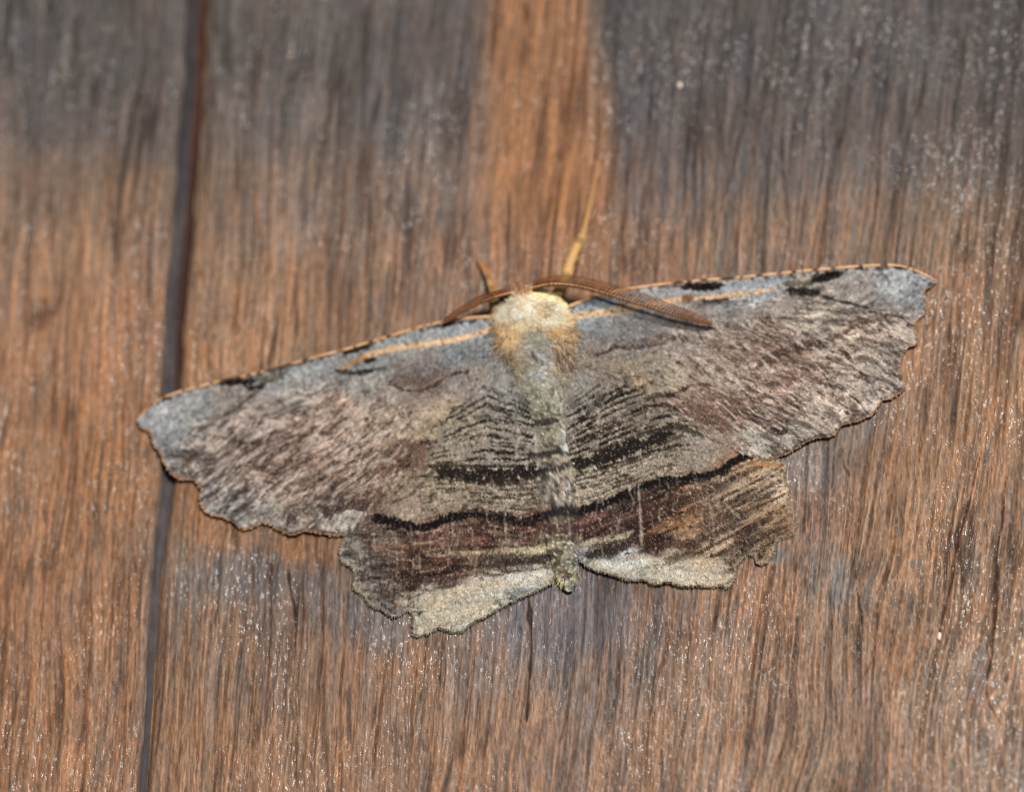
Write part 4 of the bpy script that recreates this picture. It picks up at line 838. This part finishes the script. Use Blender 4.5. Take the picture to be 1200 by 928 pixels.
# hindwing bases and abdomen: short lying hair
n = 700; y = 430+rs.rand(n)**1.3*255; cx = np.interp(y, pp[:, 1], pp[:, 0]); hw = np.interp(y, pp[:, 1], pp[:, 2]); x = cx+rs.uniform(-1, 1, n)*hw*.98
fur(n, x, y, lambda x, y: np.pi/2-(x-np.interp(y, pp[:, 1], pp[:, 0]))/55+rs.randn(len(x))*.3, 7,
    lambda x, y: lerp(sample(full, x, y), np.array([166, 162, 150.]), (rs.rand(len(x), 1) < .25)*.45), r0=.4, rise=.05, droop=.12, sink=.02, k=3, curl=.6)
for s_ in (-1, 1):
    n = 200; y = 428+rs.rand(n)*46; cx = np.interp(y, pp[:, 1], pp[:, 0]); x = cx+s_*(24+rs.rand(n)**2*42)
    hh = wing_h(x, y, True)+.02
    p, r = strand_px(x, y, hh, np.pi/2-s_*.25+rs.randn(n)*.25, 9+9*rs.rand(n), np.full(n, .12), np.full(n, .15), 3, np.full(n, .38), rs, .3)
    c = lerp(sample(cH, x, y), np.array([160, 157, 150.]), rs.rand(n, 1)*.45)
    st.add(p, r, np.repeat(c[:, None], 3, 1))
# anal tuft
n = 300; x = 664+rs.randn(n)*6; y = 664+rs.rand(n)*18
fur(n, x, y, lambda x, y: np.pi/2-(x-664)/40+rs.randn(len(x))*.15, 8, lambda x, y: np.where(rs.rand(len(x), 1) < .15, np.array([80, 62, 40.]), np.array([190, 178, 140.])), r0=.6, rise=.05, droop=.25)
st.build('fur', M_fur, moth, label='cream collar fur turning grey on the back')

# ------------------------------------------------------------------ wing fringes and lifted scales
def fringe(w_obj, pts, seed, cc, L=5, n=900, hind=False):
    rs2 = np.random.RandomState(seed); p = smooth(pts, 8); 
    s = np.r_[0, np.cumsum(np.hypot(*np.diff(p, axis=0).T))]; t = rs2.rand(n)*s[-1]
    x = np.interp(t, s, p[:, 0]); y = np.interp(t, s, p[:, 1]); x2 = np.interp(t+6, s, p[:, 0])-np.interp(t-6, s, p[:, 0]); y2 = np.interp(t+6, s, p[:, 1])-np.interp(t-6, s, p[:, 1])
    a1 = np.arctan2(-x2, y2); 
    # outwards = away from the wing root
    ox = x-630; oy = y-430; flip = (np.cos(a1)*ox+np.sin(a1)*oy) < 0; a1 = np.where(flip, a1+np.pi, a1)
    h = wing_h(x, y, hind)-.02
    q_, r = strand_px(x-np.cos(a1)*2, y-np.sin(a1)*2, h, a1+rs2.randn(n)*.3, L*(.5+.7*rs2.rand(n)), np.full(n, -.02), np.full(n, .06), 3, np.full(n, .55), rs2, .1)
    c = np.array(cc)[rs2.randint(len(cc), size=n)].astype(float)*(1+.25*(rs2.rand(n, 1)-.5)); f = Strands(); f.add(q_, r, np.repeat(c[:, None], 3, 1)); return f
G_ = [(126, 116, 108), (150, 144, 138), (104, 84, 72), (172, 118, 74)]  # the orange tone paints translucent edge glow into the fringe
fringe(wFL, FL_out, 1, G_, 3.0, 700).build('fringe', M_fur, wFL); fringe(wFR, FR_out, 2, G_, 3.0, 700).build('fringe', M_fur, wFR)
fringe(wHL, HL[6:29], 3, [(150, 142, 132), (172, 164, 150), (128, 118, 112)], 5, 1500, True).build('fringe', M_fur, wHL)
fringe(wHR, HR[6:33], 4, [(150, 138, 122), (176, 166, 148), (132, 116, 104)], 5, 1500, True).build('fringe', M_fur, wHR)
def scales(w_obj, outline, cv, hind, n, seed):
    rs2 = np.random.RandomState(seed); x = rs2.uniform(outline[:, 0].min(), outline[:, 0].max(), n*3); y = rs2.uniform(outline[:, 1].min(), outline[:, 1].max(), n*3)
    m = inside(x, y, outline); x = x[m][:n]; y = y[m][:n]; n = len(x)
    a_, b_ = mframe(x, y); dx, dy = a_, b_+75; an = np.arctan2(dy, dx)-math.radians(8)+rs2.randn(n)*.35
    L = 1.4+1.2*rs2.rand(n); wd = .45+.25*rs2.rand(n); lift = .01+.025*rs2.rand(n)
    c = sample(cv, x, y); k_ = rs2.rand(n, 1); c = np.where(k_ < .12, lerp(c, np.array([190, 182, 170.]), .35), np.where(k_ > .88, c*.72, c))
    h = wing_h(x, y, hind)
    ux, uy = np.cos(an), np.sin(an); vx, vy = -uy, ux
    q_ = [P(x-vx*wd, y-vy*wd, h+.004), P(x+vx*wd, y+vy*wd, h+.004), P(x+ux*L+vx*wd*.9, y+uy*L+vy*wd*.9, h+lift), P(x+ux*L-vx*wd*.9, y+uy*L-vy*wd*.9, h+lift)]
    V = np.stack(q_, 1).reshape(-1, 3); F = np.arange(n*4).reshape(-1, 4)
    mesh_obj('scales', V, F, M_wing, w_obj, alb(np.repeat(c, 4, 0)), kind='stuff', smooth_=False)
scales(wFL, oFL, cF, False, 22000, 11); scales(wFR, oFR, cF, False, 24000, 12); scales(wHL, oHL, cH, True, 12000, 13); scales(wHR, oHR, cH, True, 14000, 14)

# ------------------------------------------------------------------ costal edges
def costa(w_obj, pts, skip, seed):
    p = smooth(pts, 10)[skip:]; h = wing_h(p[:, 0], p[:, 1], False)+.02
    r = np.interp(np.linspace(0, 1, len(p)), [0, .1, .8, 1], [2.2, 1.9, 1.7, 1.0])*(1+.25*(vn(np.arange(len(p))/3., np.zeros(len(p)), seed)-.5))
    def cf(T, x, y):
        dsh = sm(.50, .64, vn(T*120, T*0+.5, seed+1))*sm(.12, .3, T)*sm(.97, .9, T)
        c = lerp(np.array([206, 150, 100.]), np.array([230, 186, 142.]), vn(T*60, T*0, seed+2)[:, None]); return lerp(c, np.array([66, 48, 36.]), dsh[:, None]*.85)
    tube_obj('costal_edge', w_obj, M_wing, p[:, 0], p[:, 1]-.2, h, r, 8, cf, label='thin orange leading edge with dark dashes')
costa(wFL, FL_cost, 12, 401); costa(wFR, FR_cost, 12, 405)

# ------------------------------------------------------------------ head: eyes, antennae, forelegs
def ball(name, px, py, h, r, mat, parent, C=None):
    c = P(np.array(float(px)), np.array(float(py)), np.array(float(h))); u = np.linspace(0, math.pi, 14)[:, None]; v = np.arange(20)[None]/20*2*math.pi
    V = np.stack([np.sin(u)*np.cos(v), np.sin(u)*np.sin(v), np.cos(u)+0*v], -1)*np.asarray(r)*PX+c
    i = np.arange(13)[:, None]; j = np.arange(20)[None]; F = np.stack([i*20+j, (i+1)*20+j, (i+1)*20+(j+1) % 20, i*20+(j+1) % 20], -1).reshape(-1, 4)
    return mesh_obj(name, V.reshape(-1, 3), F, mat, parent, None if C is None else alb(np.tile(np.array(C, float), (280, 1))))
ball('eye', 592, 353, 1.45, (8, 8, 8), M_eye, moth); ball('eye', 634, 346, 1.6, (9, 8, 7), M_eye, moth)

def antenna(path, h, plen, side, seed, nb):
    p = smooth(path, 12); n = len(p); t = np.linspace(0, 1, n); hh = np.interp(t, *zip(*h))
    def cf(T, x, y):
        c = lerp(np.array([222, 178, 124.]), np.array([176, 118, 66.]), sm(.1, .5, T)[:, None]); return c*(1-.35*(np.sin(T*n*2.2) > .3))[:, None]
    an = tube_obj('antenna', moth, M_horn, p[:, 0], p[:, 1], hh, np.interp(t, [0, .1, .6, 1], [2.6, 2.2, 1.6, .7]), 8, cf, label='feathered brown antenna')
    b = Strands(); rs2 = np.random.RandomState(seed)
    tt = np.linspace(.07, .985, nb); bx = np.interp(tt, t, p[:, 0]); by = np.interp(tt, t, p[:, 1]); bh = np.interp(tt, t, hh)
    dx = np.interp(tt+.01, t, p[:, 0])-np.interp(tt-.01, t, p[:, 0]); dy = np.interp(tt+.01, t, p[:, 1])-np.interp(tt-.01, t, p[:, 1]); a = np.arctan2(dy, dx)
    L = np.interp(tt, *zip(*plen)); k = 5; s = np.linspace(0, 1, k)[None]
    for sg, fl_, rise, shade in ((side, 1.0, .30, 1.0), (-side, .28, .55, .85)):
        ang = (a+sg*math.radians(72))[:, None]-sg*s*.55
        X = bx[:, None]+np.cumsum(np.cos(ang)*L[:, None]*fl_/k, 1)-np.cos(ang[:, :1])*L[:, None]*fl_/k; Y = by[:, None]+np.cumsum(np.sin(ang)*L[:, None]*fl_/k, 1)-np.sin(ang[:, :1])*L[:, None]*fl_/k
        Hh = bh[:, None]+rise*np.sin(s*2.4)*L[:, None]/14
        c = lerp(np.array([168, 112, 62.])*shade, np.array([104, 56, 26.]), s[..., None]*np.ones((nb, 1, 1)))*(1+.3*(rs2.rand(nb, 1, 1)-.5))
        c = c*np.where(np.arange(nb) % 2, 1.15, .62)[:, None, None]; c[:, -1] = c[:, -1]*1.5; b.add(P(X, Y, Hh), np.broadcast_to((.80*(1-.5*s))*PX, X.shape), c)
    b.build('comb', M_horn, an, label='fine dense comb of barbs along the antenna')
antenna([(616, 341), (630, 336), (650, 333), (675, 335), (700, 341), (730, 350), (760, 359), (790, 369), (815, 376), (836, 381)],
        [(0, 1.9), (.2, 2.5), (.6, 2.2), (.85, 1.75), (1, 1.5)], [(0, 5), (.08, 12), (.25, 18), (.55, 22), (.8, 17), (.93, 9), (1, 3)], -1, 21, 122)
antenna([(604, 343), (592, 345), (578, 349), (562, 355), (545, 364), (530, 373), (520, 379)],
        [(0, 1.9), (.3, 2.3), (.8, 1.8), (1, 1.6)], [(0, 4), (.1, 10), (.4, 13), (.8, 9), (1, 3)], 1, 23, 64)

def leg(pts, seed, label=None):
    p = smooth([(a_, b_, c_, d_) for a_, b_, c_, d_ in pts], 8); n = len(p)
    def cf(T, x, y):
        c = lerp(np.array([220, 176, 112.]), np.array([176, 128, 84.]), sm(.2, .9, T)[:, None]); bnd = (vn(T*14, T*0, seed) > .68)
        return c*(1-.25*bnd)[:, None]
    o = tube_obj('foreleg', moth, M_fur, p[:, 0], p[:, 1], p[:, 2], p[:, 3], 12, cf)
    rs2 = np.random.RandomState(seed); m = 420; t = rs2.rand(m)**1.3; kx = t*(n-1); x = np.interp(kx, np.arange(n), p[:, 0]); y = np.interp(kx, np.arange(n), p[:, 1]); h = np.interp(kx, np.arange(n), p[:, 2]); r = np.interp(kx, np.arange(n), p[:, 3])
    off = rs2.uniform(-1, 1, m); x = x+off*r*.9; h = h+np.sqrt(1-off**2)*r*.048*.8
    q_, rr = strand_px(x, y, h, -np.pi/2+off*.5+rs2.randn(m)*.15+.15, 2+r*.8, np.full(m, .02), np.full(m, .05), 3, np.full(m, .45), rs2, .1)
    f = Strands(); c = lerp(np.array([226, 184, 124.]), np.array([186, 136, 90.]), sm(.2, .9, t)[:, None])*(1+.3*(rs2.rand(m, 1)-.5)); f.add(q_, rr, np.repeat(c[:, None], 3, 1)); f.build('hair', M_fur, o)
leg([(640, 356, .9, 6), (655, 342, 1.25, 6.5), (663, 325, 1.25, 6.5), (670, 303, 1.05, 5.5), (680, 281, .85, 5.5), (684, 272, .75, 3.6), (689, 250, .55, 3.0), (694, 228, .38, 3.0), (698, 205, .25, 2.6), (700, 190, .16, 2.4)], 31)
leg([(592, 372, .8, 5), (583, 364, .95, 5.5), (580, 348, .9, 5), (575, 334, .7, 4.4), (569, 319, .45, 3.8), (562, 306, .2, 3.2)], 33)

# ------------------------------------------------------------------ small pale grains on the board
def grit(px, py, h, r, seed, label):
    o = ball('pale_grain', px, py, h, r, M_grit, None)
    me = o.data; rs2 = np.random.RandomState(seed); co = np.zeros(len(me.vertices)*3, np.float32); me.vertices.foreach_get('co', co); co = co.reshape(-1, 3)
    c = co.mean(0); d = co-c; k = d/ PX; d *= (1+.35*(vn(k[:, 0]/3+20, k[:, 2]/3+20, seed)-.5))[:, None]
    o.location = tuple(float(v) for v in c); me.vertices.foreach_set('co', d.ravel()); me.update()
    o['label'] = label; o['category'] = 'grain'
grit(1101, 745, .04, (3.0, 3.5, 5.0), 41, 'tiny pinkish white grain stuck in a groove on the lower right of the board')
grit(797, 100, .03, (2.4, 2.0, 3.6), 43, 'tiny pale grain on the dark grey wood at the top right of the orange strip')
